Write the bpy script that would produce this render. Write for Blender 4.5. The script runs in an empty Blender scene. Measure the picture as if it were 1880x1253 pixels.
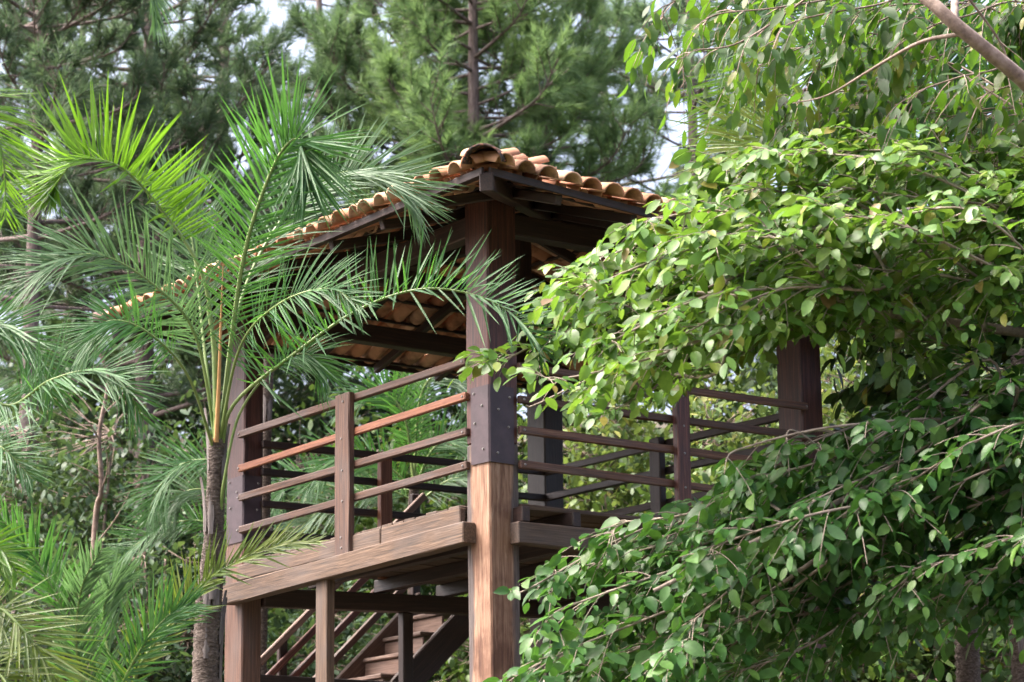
import bpy, bmesh, math
import numpy as np
from mathutils import Matrix, Vector
PI = math.pi
sc = bpy.context.scene
COL = sc.collection
GZ = 4.5                                   # tower datum (top of the deck beam) above the ground

# ------------------------------------------------------------------ camera
CAM = np.array([-10.5935, -15.0709, -2.9489 + GZ])
YAW, PITCH, ROLL, FPX = 0.948023, 0.228176, -0.012388, 4800.3
FW = np.array([math.cos(YAW)*math.cos(PITCH), math.sin(YAW)*math.cos(PITCH), math.sin(PITCH)])
_r = np.array([math.sin(YAW), -math.cos(YAW), 0.0]); _u = np.cross(_r, FW)
RT = _r*math.cos(ROLL) + _u*math.sin(ROLL); UP = -_r*math.sin(ROLL) + _u*math.cos(ROLL)
HD = np.array([math.cos(YAW), math.sin(YAW), 0.0])          # horizontal heading
cd = bpy.data.cameras.new('camera'); cam = bpy.data.objects.new('camera', cd); COL.objects.link(cam)
cd.sensor_width = 36.0; cd.lens = FPX/1880*36.0; cd.clip_end = 2000
cam.matrix_world = Matrix(((RT[0], UP[0], -FW[0], CAM[0]), (RT[1], UP[1], -FW[1], CAM[1]), (RT[2], UP[2], -FW[2], CAM[2]), (0, 0, 0, 1)))
cd.dof.use_dof = True; cd.dof.focus_distance = 18.2; cd.dof.aperture_fstop = 3.0
sc.camera = cam
# ------------------------------------------------------------------ light: bright overcast day
world = bpy.data.worlds.new('World'); sc.world = world; world.use_nodes = True
wn = world.node_tree; bg = wn.nodes['Background']
sky = wn.nodes.new('ShaderNodeTexSky'); sky.sky_type = 'NISHITA'; sky.sun_disc = False
SUN_EL, SUN_AZ = math.radians(60), YAW + math.radians(92)   # azimuth of the direction TOWARDS the sun (from +x)
sky.sun_elevation = SUN_EL; sky.sun_rotation = PI/2 - SUN_AZ
sky.air_density = 0.6; sky.dust_density = 10.0; sky.ozone_density = 0.6; sky.altitude = 0
wn.links.new(sky.outputs[0], bg.inputs[0]); bg.inputs[1].default_value = 0.15
sd = bpy.data.lights.new('sun', 'SUN'); sun = bpy.data.objects.new('sun', sd); COL.objects.link(sun)
sd.energy = 1.0; sd.angle = math.radians(30); sd.color = (1.0, 0.985, 0.96)
_s = Vector((math.cos(SUN_EL)*math.cos(SUN_AZ), math.cos(SUN_EL)*math.sin(SUN_AZ), math.sin(SUN_EL)))
sun.rotation_euler = _s.to_track_quat('Z', 'Y').to_euler()
sc.view_settings.view_transform = 'Standard'; sc.view_settings.look = 'None'
sc.view_settings.exposure = 2.55; sc.view_settings.gamma = 1.0
sc.render.engine = 'CYCLES'
sc.cycles.max_bounces = 6; sc.cycles.diffuse_bounces = 3; sc.cycles.glossy_bounces = 2; sc.cycles.transmission_bounces = 3

# ------------------------------------------------------------------ helpers
rng = np.random.default_rng(7)
def W(px, py, depth): return CAM + depth*(FW + RT*(px-940)/FPX - UP*(py-626.5)/FPX)
def camdir(v): return RT*v[0] + UP*v[1] - FW*v[2]            # (right, up, towards the viewer) -> world
def project(P):
    d = P - CAM; z = d@FW
    return np.stack([940 + FPX*(d@RT)/z, 626.5 - FPX*(d@UP)/z, z], -1)
def nrm(v):
    v = np.asarray(v, float); return v/np.maximum(np.linalg.norm(v, axis=-1, keepdims=True), 1e-9)
WM = {}
def link(o, parent=None, M=None):
    M = M or Matrix.Identity(4); COL.objects.link(o)
    if parent is not None:
        o.parent = parent; o.matrix_basis = WM[parent.name].inverted() @ M
    else: o.matrix_basis = M
    WM[o.name] = M; return o
def tag(o, label=None, cat=None, group=None, kind=None):
    if label: o['label'] = label
    if cat: o['category'] = cat
    if group: o['group'] = group
    if kind: o['kind'] = kind
    return o
def empty(name, loc, label, cat, group=None):
    o = bpy.data.objects.new(name, None); o.empty_display_size = .1
    link(o, None, Matrix.Translation(Vector([float(c) for c in loc]))); return tag(o, label, cat, group)
def mesh(V, F, mat, smooth=False, name='mesh'):
    V = np.ascontiguousarray(V, np.float32); F = np.ascontiguousarray(F, np.int32); k = F.shape[1]
    me = bpy.data.meshes.new(name); me.vertices.add(len(V)); me.vertices.foreach_set('co', V.ravel())
    me.loops.add(F.size); me.loops.foreach_set('vertex_index', F.ravel())
    me.polygons.add(len(F)); me.polygons.foreach_set('loop_start', np.arange(0, F.size, k, dtype=np.int32))
    if smooth: me.polygons.foreach_set('use_smooth', np.ones(len(F), bool))
    me.update(calc_edges=True); me.materials.append(mat); return me
def put(name, me, parent=None, M=None): return link(bpy.data.objects.new(name, me), parent, M)
def wput(name, V, F, mat, parent=None, smooth=False):
    """world-space arrays -> object whose origin sits at the parent's origin (or at the bounding box base)"""
    if parent is not None: M = WM[parent.name]
    else:
        c = (V.min(0)+V.max(0))/2; M = Matrix.Translation(Vector((float(c[0]), float(c[1]), float(V[:, 2].min()))))
    return put(name, mesh(V - np.array(M.translation), F, mat, smooth, name), parent, M)
def catmull(pts, n):
    P = np.asarray(pts, float); P = np.vstack([2*P[0]-P[1], P, 2*P[-1]-P[-2]]); m = len(P)-3
    t = np.linspace(0, m-1e-6, n); i = t.astype(int); f = (t-i)[:, None]
    a, b, c, d = P[i], P[i+1], P[i+2], P[i+3]
    return .5*((2*b)+(-a+c)*f+(2*a-5*b+4*c-d)*f**2+(-a+3*b-3*c+d)*f**3)
def tube(P, R, k=6, jit=0.0, g=rng):
    P = np.asarray(P, float); n = len(P); R = np.broadcast_to(np.asarray(R, float), (n,))
    T = nrm(np.gradient(P, axis=0)); ref = np.array([0, 0, 1.]) if abs(T[:, 2]).mean() < .8 else np.array([1., 0, 0])
    A = nrm(np.cross(T, ref)); B = np.cross(T, A); an = np.arange(k)*2*PI/k
    rr = R[:, None]*(1+jit*g.standard_normal((n, k)))
    V = P[:, None]+A[:, None]*(np.cos(an)[None, :, None]*rr[..., None])+B[:, None]*(np.sin(an)[None, :, None]*rr[..., None])
    i = np.arange(n-1)[:, None]*k; j = np.arange(k)[None]; j2 = (j+1) % k
    F = np.stack([i+j, i+j2, i+k+j2, i+k+j], -1).reshape(-1, 4)
    return V.reshape(-1, 3), F
def tubes(list_):
    Vs, Fs, o = [], [], 0
    for V, F in list_: Vs.append(V); Fs.append(F+o); o += len(V)
    return np.vstack(Vs), np.vstack(Fs)

# ------------------------------------------------------------------ materials
def newmat(name):
    m = bpy.data.materials.new(name); m.use_nodes = True; nt = m.node_tree; return m, nt, nt.nodes['Principled BSDF']
def N(nt, t, **kw):
    n = nt.nodes.new('ShaderNode'+t)
    for k, v in kw.items(): setattr(n, k, v)
    return n
def ramp(nt, stops):
    r = N(nt, 'ValToRGB'); e = r.color_ramp.elements
    while len(e) < len(stops): e.new(.5)
    for i, (p, c) in enumerate(stops): e[i].position = p; e[i].color = (*c, 1)
    return r
def randval(nt):
    """0..1, another value for each leaf of a joined mesh and for each object"""
    g = N(nt, 'NewGeometry'); o = N(nt, 'ObjectInfo'); a = N(nt, 'Math', operation='ADD'); f = N(nt, 'Math', operation='FRACT')
    nt.links.new(g.outputs['Random Per Island'], a.inputs[0]); nt.links.new(o.outputs['Random'], a.inputs[1]); nt.links.new(a.outputs[0], f.inputs[0]); return f
def leafmat(name, stops, rough=.38, trans=.35, tcol=(.22, .36, .03), spec=.5, attr=None):
    m, nt, b = newmat(name); L = nt.links.new
    r0 = ramp(nt, stops)
    if attr: at = N(nt, 'Attribute', attribute_name=attr); L(at.outputs['Fac'], r0.inputs[0])
    else: L(randval(nt).outputs[0], r0.inputs[0])
    gm = N(nt, 'NewGeometry'); nz = N(nt, 'TexNoise'); nz.inputs['Scale'].default_value = 28.; nz.inputs['Detail'].default_value = 3.; L(gm.outputs['Position'], nz.inputs[0])
    mr = N(nt, 'MapRange'); mr.inputs[1].default_value = .3; mr.inputs[2].default_value = .7; mr.inputs[3].default_value = .72; mr.inputs[4].default_value = 1.25; L(nz.outputs[0], mr.inputs[0])
    r = N(nt, 'HueSaturation'); L(mr.outputs[0], r.inputs['Value']); L(r0.outputs[0], r.inputs['Color']); L(r.outputs[0], b.inputs['Base Color'])
    b.inputs['Roughness'].default_value = rough; b.inputs['Specular IOR Level'].default_value = spec
    t = N(nt, 'BsdfTranslucent'); mx = N(nt, 'MixShader'); mx.inputs[0].default_value = trans
    mc = N(nt, 'MixRGB', blend_type='MIX'); mc.inputs[0].default_value = .6; L(r.outputs[0], mc.inputs[1]); mc.inputs[2].default_value = (*tcol, 1)
    L(mc.outputs[0], t.inputs[0]); out = nt.nodes['Material Output']
    L(b.outputs[0], mx.inputs[1]); L(t.outputs[0], mx.inputs[2]); L(mx.outputs[0], out.inputs[0]); return m
def woodmat(name, dark, mid, light, grain=24., rough=.62, grey=0.0, red=None):
    m, nt, b = newmat(name); L = nt.links.new
    tc = N(nt, 'TexCoord'); oi = N(nt, 'ObjectInfo'); mp = N(nt, 'Mapping'); mp.inputs['Scale'].default_value = (1.6, grain*1.9, grain*1.9)
    cx = N(nt, 'CombineXYZ'); mu = N(nt, 'Math', operation='MULTIPLY'); mu.inputs[1].default_value = 37.
    L(oi.outputs['Random'], mu.inputs[0]); [L(mu.outputs[0], cx.inputs[i]) for i in range(3)]
    L(tc.outputs['Object'], mp.inputs['Vector']); L(cx.outputs[0], mp.inputs['Location'])
    n1 = N(nt, 'TexNoise'); n1.inputs['Scale'].default_value = 1.6; n1.inputs['Detail'].default_value = 7; n1.inputs['Roughness'].default_value = .65; n1.inputs['Distortion'].default_value = .6
    L(mp.outputs[0], n1.inputs['Vector'])
    n2 = N(nt, 'TexNoise'); n2.inputs['Scale'].default_value = 2.3; n2.inputs['Detail'].default_value = 5
    mp2 = N(nt, 'Mapping'); mp2.inputs['Scale'].default_value = (1, 2.2, 2.2); L(tc.outputs['Object'], mp2.inputs['Vector']); L(cx.outputs[0], mp2.inputs['Location']); L(mp2.outputs[0], n2.inputs['Vector'])
    r = ramp(nt, [(.34, dark), (.5, mid), (.66, light)]); L(n1.outputs[0], r.inputs[0])
    gy = N(nt, 'MixRGB', blend_type='MIX'); gr = ramp(nt, [(.42, (0, 0, 0)), (.68, (1, 1, 1))]); L(n2.outputs[0], gr.inputs[0])
    sm = N(nt, 'Math', operation='MULTIPLY'); sm.inputs[1].default_value = grey; L(gr.outputs[0], sm.inputs[0]); L(sm.outputs[0], gy.inputs[0])
    L(r.outputs[0], gy.inputs[1]); gy.inputs[2].default_value = (.068, .055, .051, 1)
    hv = N(nt, 'HueSaturation'); mr = N(nt, 'MapRange'); mr.inputs[3].default_value = .72; mr.inputs[4].default_value = 1.3
    L(oi.outputs['Random'], mr.inputs[0]); L(mr.outputs[0], hv.inputs['Value']); L(gy.outputs[0], hv.inputs['Color'])
    L(hv.outputs[0], b.inputs['Base Color']); b.inputs['Roughness'].default_value = rough
    bp = N(nt, 'Bump'); bp.inputs['Strength'].default_value = .45; bp.inputs['Distance'].default_value = .006; L(n1.outputs[0], bp.inputs['Height']); L(bp.outputs[0], b.inputs['Normal'])
    return m
def noisemat(name, stops, scale, stretch=(1, 1, 1), rough=.8, bump=.5, dist=.02, detail=6, coord='Object'):
    m, nt, b = newmat(name); L = nt.links.new; tc = N(nt, 'TexCoord'); mp = N(nt, 'Mapping'); mp.inputs['Scale'].default_value = stretch
    n1 = N(nt, 'TexNoise'); n1.inputs['Scale'].default_value = scale; n1.inputs['Detail'].default_value = detail; n1.inputs['Roughness'].default_value = .62
    L(tc.outputs[coord], mp.inputs[0]); L(mp.outputs[0], n1.inputs[0]); r = ramp(nt, stops); L(n1.outputs[0], r.inputs[0]); L(r.outputs[0], b.inputs['Base Color'])
    b.inputs['Roughness'].default_value = rough; bp = N(nt, 'Bump'); bp.inputs['Strength'].default_value = bump; bp.inputs['Distance'].default_value = dist
    L(n1.outputs[0], bp.inputs['Height']); L(bp.outputs[0], b.inputs['Normal']); return m

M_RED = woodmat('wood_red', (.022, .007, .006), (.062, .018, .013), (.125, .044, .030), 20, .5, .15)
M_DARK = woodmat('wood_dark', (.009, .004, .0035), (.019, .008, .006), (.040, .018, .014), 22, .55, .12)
M_RAIL = woodmat('wood_rail', (.030, .013, .008), (.078, .034, .020), (.140, .072, .045), 26, .6, .5)
M_ORANGE = woodmat('wood_orange', (.07, .022, .011), (.135, .045, .020), (.195, .080, .038), 26, .6, .1)
M_BEAM = woodmat('wood_beam', (.020, .012, .008), (.066, .038, .023), (.125, .080, .052), 30, .75, .55)
M_STAIR = woodmat('wood_stair', (.06, .032, .024), (.115, .068, .05), (.17, .11, .085), 28, .7, .4)
M_STEEL = noisemat('plate_paint', [(.3, (.030, .018, .023)), (.7, (.058, .035, .043))], 9, rough=.5, bump=.15)
M_BOLT = noisemat('bolt_metal', [(.3, (.10, .09, .09)), (.7, (.3, .28, .27))], 60, rough=.4, bump=.1)
def post_low():
    """weathered foot of the near post: tan split sapwood round the outer arris, grey outer strips"""
    m, nt, b = newmat('wood_split_post'); L = nt.links.new
    tc = N(nt, 'TexCoord'); mp = N(nt, 'Mapping'); mp.inputs['Scale'].default_value = (1.4, 20, 20)
    n1 = N(nt, 'TexNoise'); n1.inputs['Scale'].default_value = 2.0; n1.inputs['Detail'].default_value = 8; n1.inputs['Roughness'].default_value = .68; n1.inputs['Distortion'].default_value = .9
    L(tc.outputs['Object'], mp.inputs[0]); L(mp.outputs[0], n1.inputs[0])
    tan = ramp(nt, [(.30, (.045, .022, .014)), (.40, (.16, .078, .046)), (.54, (.26, .150, .096)), (.74, (.38, .26, .185))]); L(n1.outputs[0], tan.inputs[0])
    gry = ramp(nt, [(.3, (.032, .024, .022)), (.7, (.125, .098, .092))]); L(n1.outputs[0], gry.inputs[0])
    sp = N(nt, 'SeparateXYZ'); L(tc.outputs['Object'], sp.inputs[0])
    mx = N(nt, 'Math', operation='MAXIMUM'); L(sp.outputs[1], mx.inputs[0]); L(sp.outputs[2], mx.inputs[1])
    n2 = N(nt, 'TexNoise'); n2.inputs['Scale'].default_value = 1.0; n2.inputs['Detail'].default_value = 4
    mp2 = N(nt, 'Mapping'); mp2.inputs['Scale'].default_value = (2.2, 9, 9); L(tc.outputs['Object'], mp2.inputs[0]); L(mp2.outputs[0], n2.inputs[0])
    ad = N(nt, 'Math', operation='MULTIPLY_ADD'); ad.inputs[1].default_value = .16; L(n2.outputs[0], ad.inputs[0]); L(mx.outputs[0], ad.inputs[2])
    st = ramp(nt, [(.135, (0, 0, 0)), (.165, (1, 1, 1))]); L(ad.outputs[0], st.inputs[0])
    n3 = N(nt, 'TexNoise'); n3.inputs['Scale'].default_value = 3.2; n3.inputs['Detail'].default_value = 6; L(tc.outputs['Object'], n3.inputs[0])
    sr = ramp(nt, [(.38, (.42, .30, .24)), (.56, (1, 1, 1))]); L(n3.outputs[0], sr.inputs[0]); ml = N(nt, 'MixRGB', blend_type='MULTIPLY'); ml.inputs[0].default_value = .85; L(tan.outputs[0], ml.inputs[1]); L(sr.outputs[0], ml.inputs[2])
    mix = N(nt, 'MixRGB'); L(st.outputs[0], mix.inputs[0]); L(ml.outputs[0], mix.inputs[1]); L(gry.outputs[0], mix.inputs[2])
    L(mix.outputs[0], b.inputs['Base Color']); b.inputs['Roughness'].default_value = .75
    bp = N(nt, 'Bump'); bp.inputs['Strength'].default_value = .8; bp.inputs['Distance'].default_value = .012; L(n1.outputs[0], bp.inputs['Height']); L(bp.outputs[0], b.inputs['Normal']); return m
M_SPLIT = post_low()
def tilemat():
    m, nt, b = newmat('clay_tile'); L = nt.links.new; tc = N(nt, 'TexCoord'); oi = randval(nt); gm = N(nt, 'NewGeometry')
    n1 = N(nt, 'TexNoise'); n1.inputs['Scale'].default_value = 9; n1.inputs['Detail'].default_value = 7; L(gm.outputs['Position'], n1.inputs[0])
    r = ramp(nt, [(.0, (.42, .19, .10)), (.35, (.52, .28, .165)), (.7, (.56, .36, .24)), (1., (.36, .14, .07))]); L(oi.outputs[0], r.inputs[0])
    n2 = N(nt, 'TexNoise'); n2.inputs['Scale'].default_value = 2.6; n2.inputs['Detail'].default_value = 9; n2.inputs['Roughness'].default_value = .7; L(gm.outputs['Position'], n2.inputs[0])
    s = ramp(nt, [(.50, (1, 1, 1)), (.64, (.26, .24, .23))]); L(n2.outputs[0], s.inputs[0])
    s1 = ramp(nt, [(.3, (.78, .74, .7)), (.65, (1, 1, 1))]); L(n1.outputs[0], s1.inputs[0])
    mu = N(nt, 'MixRGB', blend_type='MULTIPLY'); mu.inputs[0].default_value = .9; L(r.outputs[0], mu.inputs[1]); L(s.outputs[0], mu.inputs[2])
    mu2 = N(nt, 'MixRGB', blend_type='MULTIPLY'); mu2.inputs[0].default_value = 1; L(mu.outputs[0], mu2.inputs[1]); L(s1.outputs[0], mu2.inputs[2])
    L(mu2.outputs[0], b.inputs['Base Color']); b.inputs['Roughness'].default_value = .82
    bp = N(nt, 'Bump'); bp.inputs['Strength'].default_value = .4; bp.inputs['Distance'].default_value = .008; L(n1.outputs[0], bp.inputs['Height']); L(bp.outputs[0], b.inputs['Normal']); return m
M_TILE = tilemat()
M_HIP = noisemat('hip_tile_clay', [(.40, (.025, .021, .021)), (.54, (.075, .040, .032)), (.66, (.26, .09, .055))], 7, rough=.85, bump=.5, coord='Generated')
M_GROUND = noisemat('forest_floor', [(.3, (.018, .014, .009)), (.5, (.045, .036, .02)), (.7, (.04, .055, .018))], 3.5, rough=.95, bump=.8, dist=.08)
M_PINEBARK = noisemat('pine_bark', [(.3, (.055, .040, .038)), (.5, (.14, .105, .10)), (.75, (.24, .19, .18))], 9, (4, 4, .8), .9, .9, .03)
M_TWIG = noisemat('twig_bark', [(.3, (.13, .10, .075)), (.7, (.34, .28, .23))], 18, (1, 1, 1), .8, .4)
M_BRANCH = noisemat('limb_bark', [(.3, (.085, .058, .045)), (.5, (.17, .12, .095)), (.7, (.26, .20, .165))], 16, (1, 1, 1), .75, .5)
M_PALMBARK = noisemat('palm_bark', [(.3, (.028, .019, .015)), (.5, (.085, .062, .050)), (.72, (.18, .145, .128))], 7, (5, 5, 9), .9, .9, .03)
M_SHEATH = noisemat('palm_sheath', [(.3, (.05, .04, .036)), (.7, (.17, .145, .14))], 8, (8, 8, 1), .8, .5)
M_DRY = noisemat('dry_spear', [(.3, (.34, .17, .06)), (.7, (.50, .28, .11))], 12, (6, 6, 1), .7, .2)
M_LEAF_UP = leafmat('leaf_young_lit', [(0, (.044, .110, .019)), (.35, (.066, .150, .024)), (.7, (.098, .185, .030)), (.95, (.150, .220, .038)), (.985, (.22, .20, .035)), (1, (.14, .08, .03))], .42, .38, (.20, .37, .03), .42)  # upper leaves: younger yellow green, with some daylight painted into the colour
M_LEAF_LOW = leafmat('leaf_green', [(0, (0.023, 0.072, 0.018)), (.4, (0.036, 0.103, 0.023)), (.8, (0.056, 0.135, 0.029)), (1, (0.090, 0.167, 0.031))], .42, .32, (.11, .29, .03), .35)  # same kind of leaf, deeper, without the painted daylight of the upper mass
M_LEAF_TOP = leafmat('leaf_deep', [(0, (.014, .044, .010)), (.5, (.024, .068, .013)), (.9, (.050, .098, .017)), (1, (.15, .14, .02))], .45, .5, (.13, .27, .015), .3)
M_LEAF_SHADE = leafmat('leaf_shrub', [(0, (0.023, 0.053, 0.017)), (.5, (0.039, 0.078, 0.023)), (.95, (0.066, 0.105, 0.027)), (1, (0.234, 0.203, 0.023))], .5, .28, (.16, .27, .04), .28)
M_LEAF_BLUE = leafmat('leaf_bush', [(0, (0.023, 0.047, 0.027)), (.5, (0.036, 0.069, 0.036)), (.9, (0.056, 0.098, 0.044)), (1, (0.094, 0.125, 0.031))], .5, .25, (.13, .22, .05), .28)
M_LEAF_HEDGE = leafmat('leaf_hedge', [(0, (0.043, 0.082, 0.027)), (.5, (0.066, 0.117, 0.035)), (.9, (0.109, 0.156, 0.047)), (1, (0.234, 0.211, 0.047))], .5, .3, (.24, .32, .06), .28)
M_PALM = leafmat('palm_leaflet', [(0, (.026, .082, .030)), (.5, (.044, .118, .044)), (1, (.078, .160, .060))], .46, .34, (.12, .34, .03), .28)
M_PALM_NEW = leafmat('palm_leaflet_new', [(0, (.042, .112, .016)), (.5, (.060, .142, .019)), (1, (.090, .170, .026))], .40, .5, (.20, .42, .015), .35)
M_PALM_PALE = leafmat('palm_leaflet_pale', [(0, (.052, .105, .054)), (.5, (.080, .140, .078)), (1, (.115, .180, .105))], .48, .34, (.16, .33, .08), .28)
M_PALM_YEL = leafmat('palm_leaflet_yellow', [(0, (.062, .110, .022)), (.5, (.095, .145, .030)), (1, (.145, .180, .040))], .4, .4, (.22, .34, .03), .4)
M_RACHIS = noisemat('palm_rachis', [(.3, (.10, .17, .04)), (.7, (.19, .25, .08))], 10, rough=.45, bump=.1)
M_NEEDLE = leafmat('pine_needle', [(0, (.040, .085, .048)), (.45, (.078, .140, .076)), (.8, (.125, .195, .095)), (1, (.20, .30, .11))], .5, .38, (.19, .31, .11), .3, 'tone')  # all three needle greens are paled: milky haze painted into the colour
M_NEEDLE_L = leafmat('pine_needle_light', [(0, (.060, .120, .060)), (.45, (.110, .190, .088)), (.8, (.165, .255, .105)), (1, (.24, .37, .11))], .5, .42, (.25, .40, .12), .3, 'tone')
M_NEEDLE_D = leafmat('pine_needle_dark', [(0, (.034, .066, .042)), (.45, (.060, .108, .066)), (.8, (.095, .150, .080)), (1, (.16, .23, .09))], .5, .34, (.15, .24, .09), .3, 'tone')

# ------------------------------------------------------------------ ground: flat by the tower, rising behind it
def ground_z(x, y):
    d = (x-CAM[0])*HD[0] + (y-CAM[1])*HD[1]; s = (x-CAM[0])*HD[1] - (y-CAM[1])*HD[0]
    t = np.maximum(d-24.5, 0.0)
    z = .33*t*t/(t+5.0)
    z = np.where(d > 85, .33*(60.5**2/65.5) + .0*(d), z)
    return z + .12*np.sin(x*.9+1)*np.sin(y*.7) + .25*np.sin(s*.21+.5)*np.clip(t/10, 0, 1) - .02
g1 = np.concatenate([np.linspace(-400, -40, 12)[:-1], np.linspace(-40, 40, 81), np.linspace(40, 400, 12)[1:]])
g2 = np.concatenate([np.linspace(-300, -10, 8)[:-1], np.linspace(-10, 100, 111), np.linspace(100, 600, 12)[1:]])
S_, D_ = np.meshgrid(g1, g2, indexing='ij')
X_ = CAM[0] + HD[0]*D_ + HD[1]*S_; Y_ = CAM[1] + HD[1]*D_ - HD[0]*S_
V = np.stack([X_, Y_, ground_z(X_, Y_)], -1).reshape(-1, 3); n2 = len(g2)
i, j = np.meshgrid(np.arange(len(g1)-1), np.arange(n2-1), indexing='ij'); q = (i*n2+j).ravel()
gd = put('ground', mesh(V, np.stack([q, q+n2, q+n2+1, q+1], -1), M_GROUND, True, 'ground')); tag(gd, 'dark forest floor rising into a hillside behind the tower', 'ground', kind='structure')

# ------------------------------------------------------------------ the wooden tower
TX, TY = 1.6, 1.9
tower = empty('wooden_lookout_tower', (TX, TY, 0), 'raised dark red timber lookout with slatted railings under a clay tiled hip roof', 'lookout tower')
grng = np.random.default_rng(3)
def boxmesh(L, w, h, mat, bev=.007, seg=5, jit=.0018):
    """box, length along +X from 0, width Y, height Z, bevelled, slightly uneven"""
    bm = bmesh.new(); bmesh.ops.create_cube(bm, size=1)
    for v in bm.verts: v.co = Vector(((v.co.x+.5)*L, v.co.y*w, v.co.z*h))
    bmesh.ops.bevel(bm, geom=bm.edges[:], offset=min(bev, .3*min(w, h)), segments=1, affect='EDGES', profile=.6)
    for kx in range(1, seg):
        bmesh.ops.bisect_plane(bm, geom=bm.verts[:]+bm.edges[:]+bm.faces[:], plane_co=(L*kx/seg, 0, 0), plane_no=(1, 0, 0))
    for v in bm.verts:
        if jit: v.co.y += grng.normal()*jit; v.co.z += grng.normal()*jit
    me = bpy.data.meshes.new('timber'); bm.to_mesh(me); bm.free(); me.materials.append(mat); return me
def frame_of(p0, p1, upv=(0, 0, 1)):
    p0 = Vector(p0); p1 = Vector(p1); X = (p1-p0).normalized(); U = Vector(upv)
    Y = U.cross(X)
    if Y.length < 1e-4: Y = Vector((0, 1, 0)).cross(X)
    Y.normalize(); Z = X.cross(Y)
    return Matrix(((X.x, Y.x, Z.x, p0.x), (X.y, Y.y, Z.y, p0.y), (X.z, Y.z, Z.z, p0.z), (0, 0, 0, 1))), (p1-p0).length
def timber(name, p0, p1, w, h, mat, parent, upv=(0, 0, 1), **kw):
    """p0,p1 on the centre line (z from the tower datum)"""
    M, L = frame_of((p0[0], p0[1], p0[2]+GZ), (p1[0], p1[1], p1[2]+GZ), upv)
    return put(name, boxmesh(L, w, h, mat, **kw), parent, M)
_bolt = None
def bolt(parent, p, nrm_):
    global _bolt
    if _bolt is None:
        bm = bmesh.new(); bmesh.ops.create_cone(bm, cap_ends=True, segments=8, radius1=.011, radius2=.007, depth=.012); _bolt = bpy.data.meshes.new('bolt'); bm.to_mesh(_bolt); bm.free(); _bolt.materials.append(M_BOLT)
    q = Vector(nrm_).to_track_quat('Z', 'Y').to_matrix().to_4x4(); q.translation = Vector((p[0], p[1], p[2]+GZ)); put('bolt', _bolt, parent, q)
A, B = 3.50, 3.03
ZT = 2.42
# posts: (x0, x1, y0, y1)
PN = (0, .275, 0, .262); PL = (0, .185, A, A+.29); PR = (B, B+.225, 0, .285); PB = (B+.02, B+.235, A-.05, A+.22)
def post(rect, mat, z0, z1, rot=0.0, name='post', sink=0.0):
    cx, cy = (rect[0]+rect[1])/2, (rect[2]+rect[3])/2
    M = Matrix.Translation((cx, cy, z0+GZ)) @ Matrix.Rotation(rot, 4, 'Z') @ Matrix(((0, 1, 0, 0), (0, 0, 1, 0), (1, 0, 0, 0), (0, 0, 0, 1)))
    # local X up, local Y = world x, local Z = world y
    return put(name, boxmesh(z1-z0, rect[1]-rect[0], rect[3]-rect[2], mat, .012, 9, .002), tower, M)
RN = math.radians(5)
post(PN, M_SPLIT, -GZ-.2, .60, RN); upn = post(PN, M_RED, .60, ZT+.16, RN)
upn['label'] = 'reddish upper length of the near corner post'
# in the near post's frame the outer arris is at local (-.1375, -.131)
def angle_plate(parent, rect, z0, z1, wx, wy, rot=0.0, t=.006, off=.004):
    cx, cy = (rect[0]+rect[1])/2, (rect[2]+rect[3])/2; hx, hy = (rect[1]-rect[0])/2, (rect[3]-rect[2])/2
    bm = bmesh.new(); a, b_ = -hx-off, -hy-off
    out = [(a-t+wx, b_-t), (a-t+.012, b_-t), (a-t, b_-t+.012), (a-t, b_-t+wy), (a, b_-t+wy), (a, b_), (a-t+wx, b_)]
    lo = [bm.verts.new((x, y, 0)) for x, y in out]; hi = [bm.verts.new((x, y, z1-z0)) for x, y in out]; n = len(out)
    for k in range(n): bm.faces.new((lo[k], lo[(k+1) % n], hi[(k+1) % n], hi[k]))
    bm.faces.new(lo[::-1]); bm.faces.new(hi); bmesh.ops.recalc_face_normals(bm, faces=bm.faces[:])
    me = bpy.data.meshes.new('plate'); bm.to_mesh(me); bm.free(); me.materials.append(M_STEEL)
    M = Matrix.Translation((cx, cy, z0+GZ)) @ Matrix.Rotation(rot, 4, 'Z'); o = put('corner_plate', me, parent, M)
    for (fx, fz) in ((.06, .1), (.15, .3), (.07, .42), (.16, .52)):
        if fz < z1-z0:
            p = M @ Vector((a-t-.004, b_+fx*wy/.2, fz)); bolt(o, (p.x, p.y, p.z-GZ), M.to_3x3() @ Vector((-1, 0, 0)))
            p = M @ Vector((a+fx*wx/.2, b_-t-.004, fz-.03)); bolt(o, (p.x, p.y, p.z-GZ), M.to_3x3() @ Vector((0, -1, 0)))
    return o
angle_plate(upn, PN, .445, 1.01, .235, .205, RN)['label'] = 'purple brown steel angle plate wrapped round the near post'
pl = post(PL, M_RAIL, -GZ-.2, .34); pl2 = post(PL, M_RED, .34, ZT)
angle_plate(pl, PL, .33, .88, .17, .27)
pr = post(PR, M_RED, -GZ-.2, ZT); pb = post(PB, M_DARK, -GZ-.2, ZT)
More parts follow.
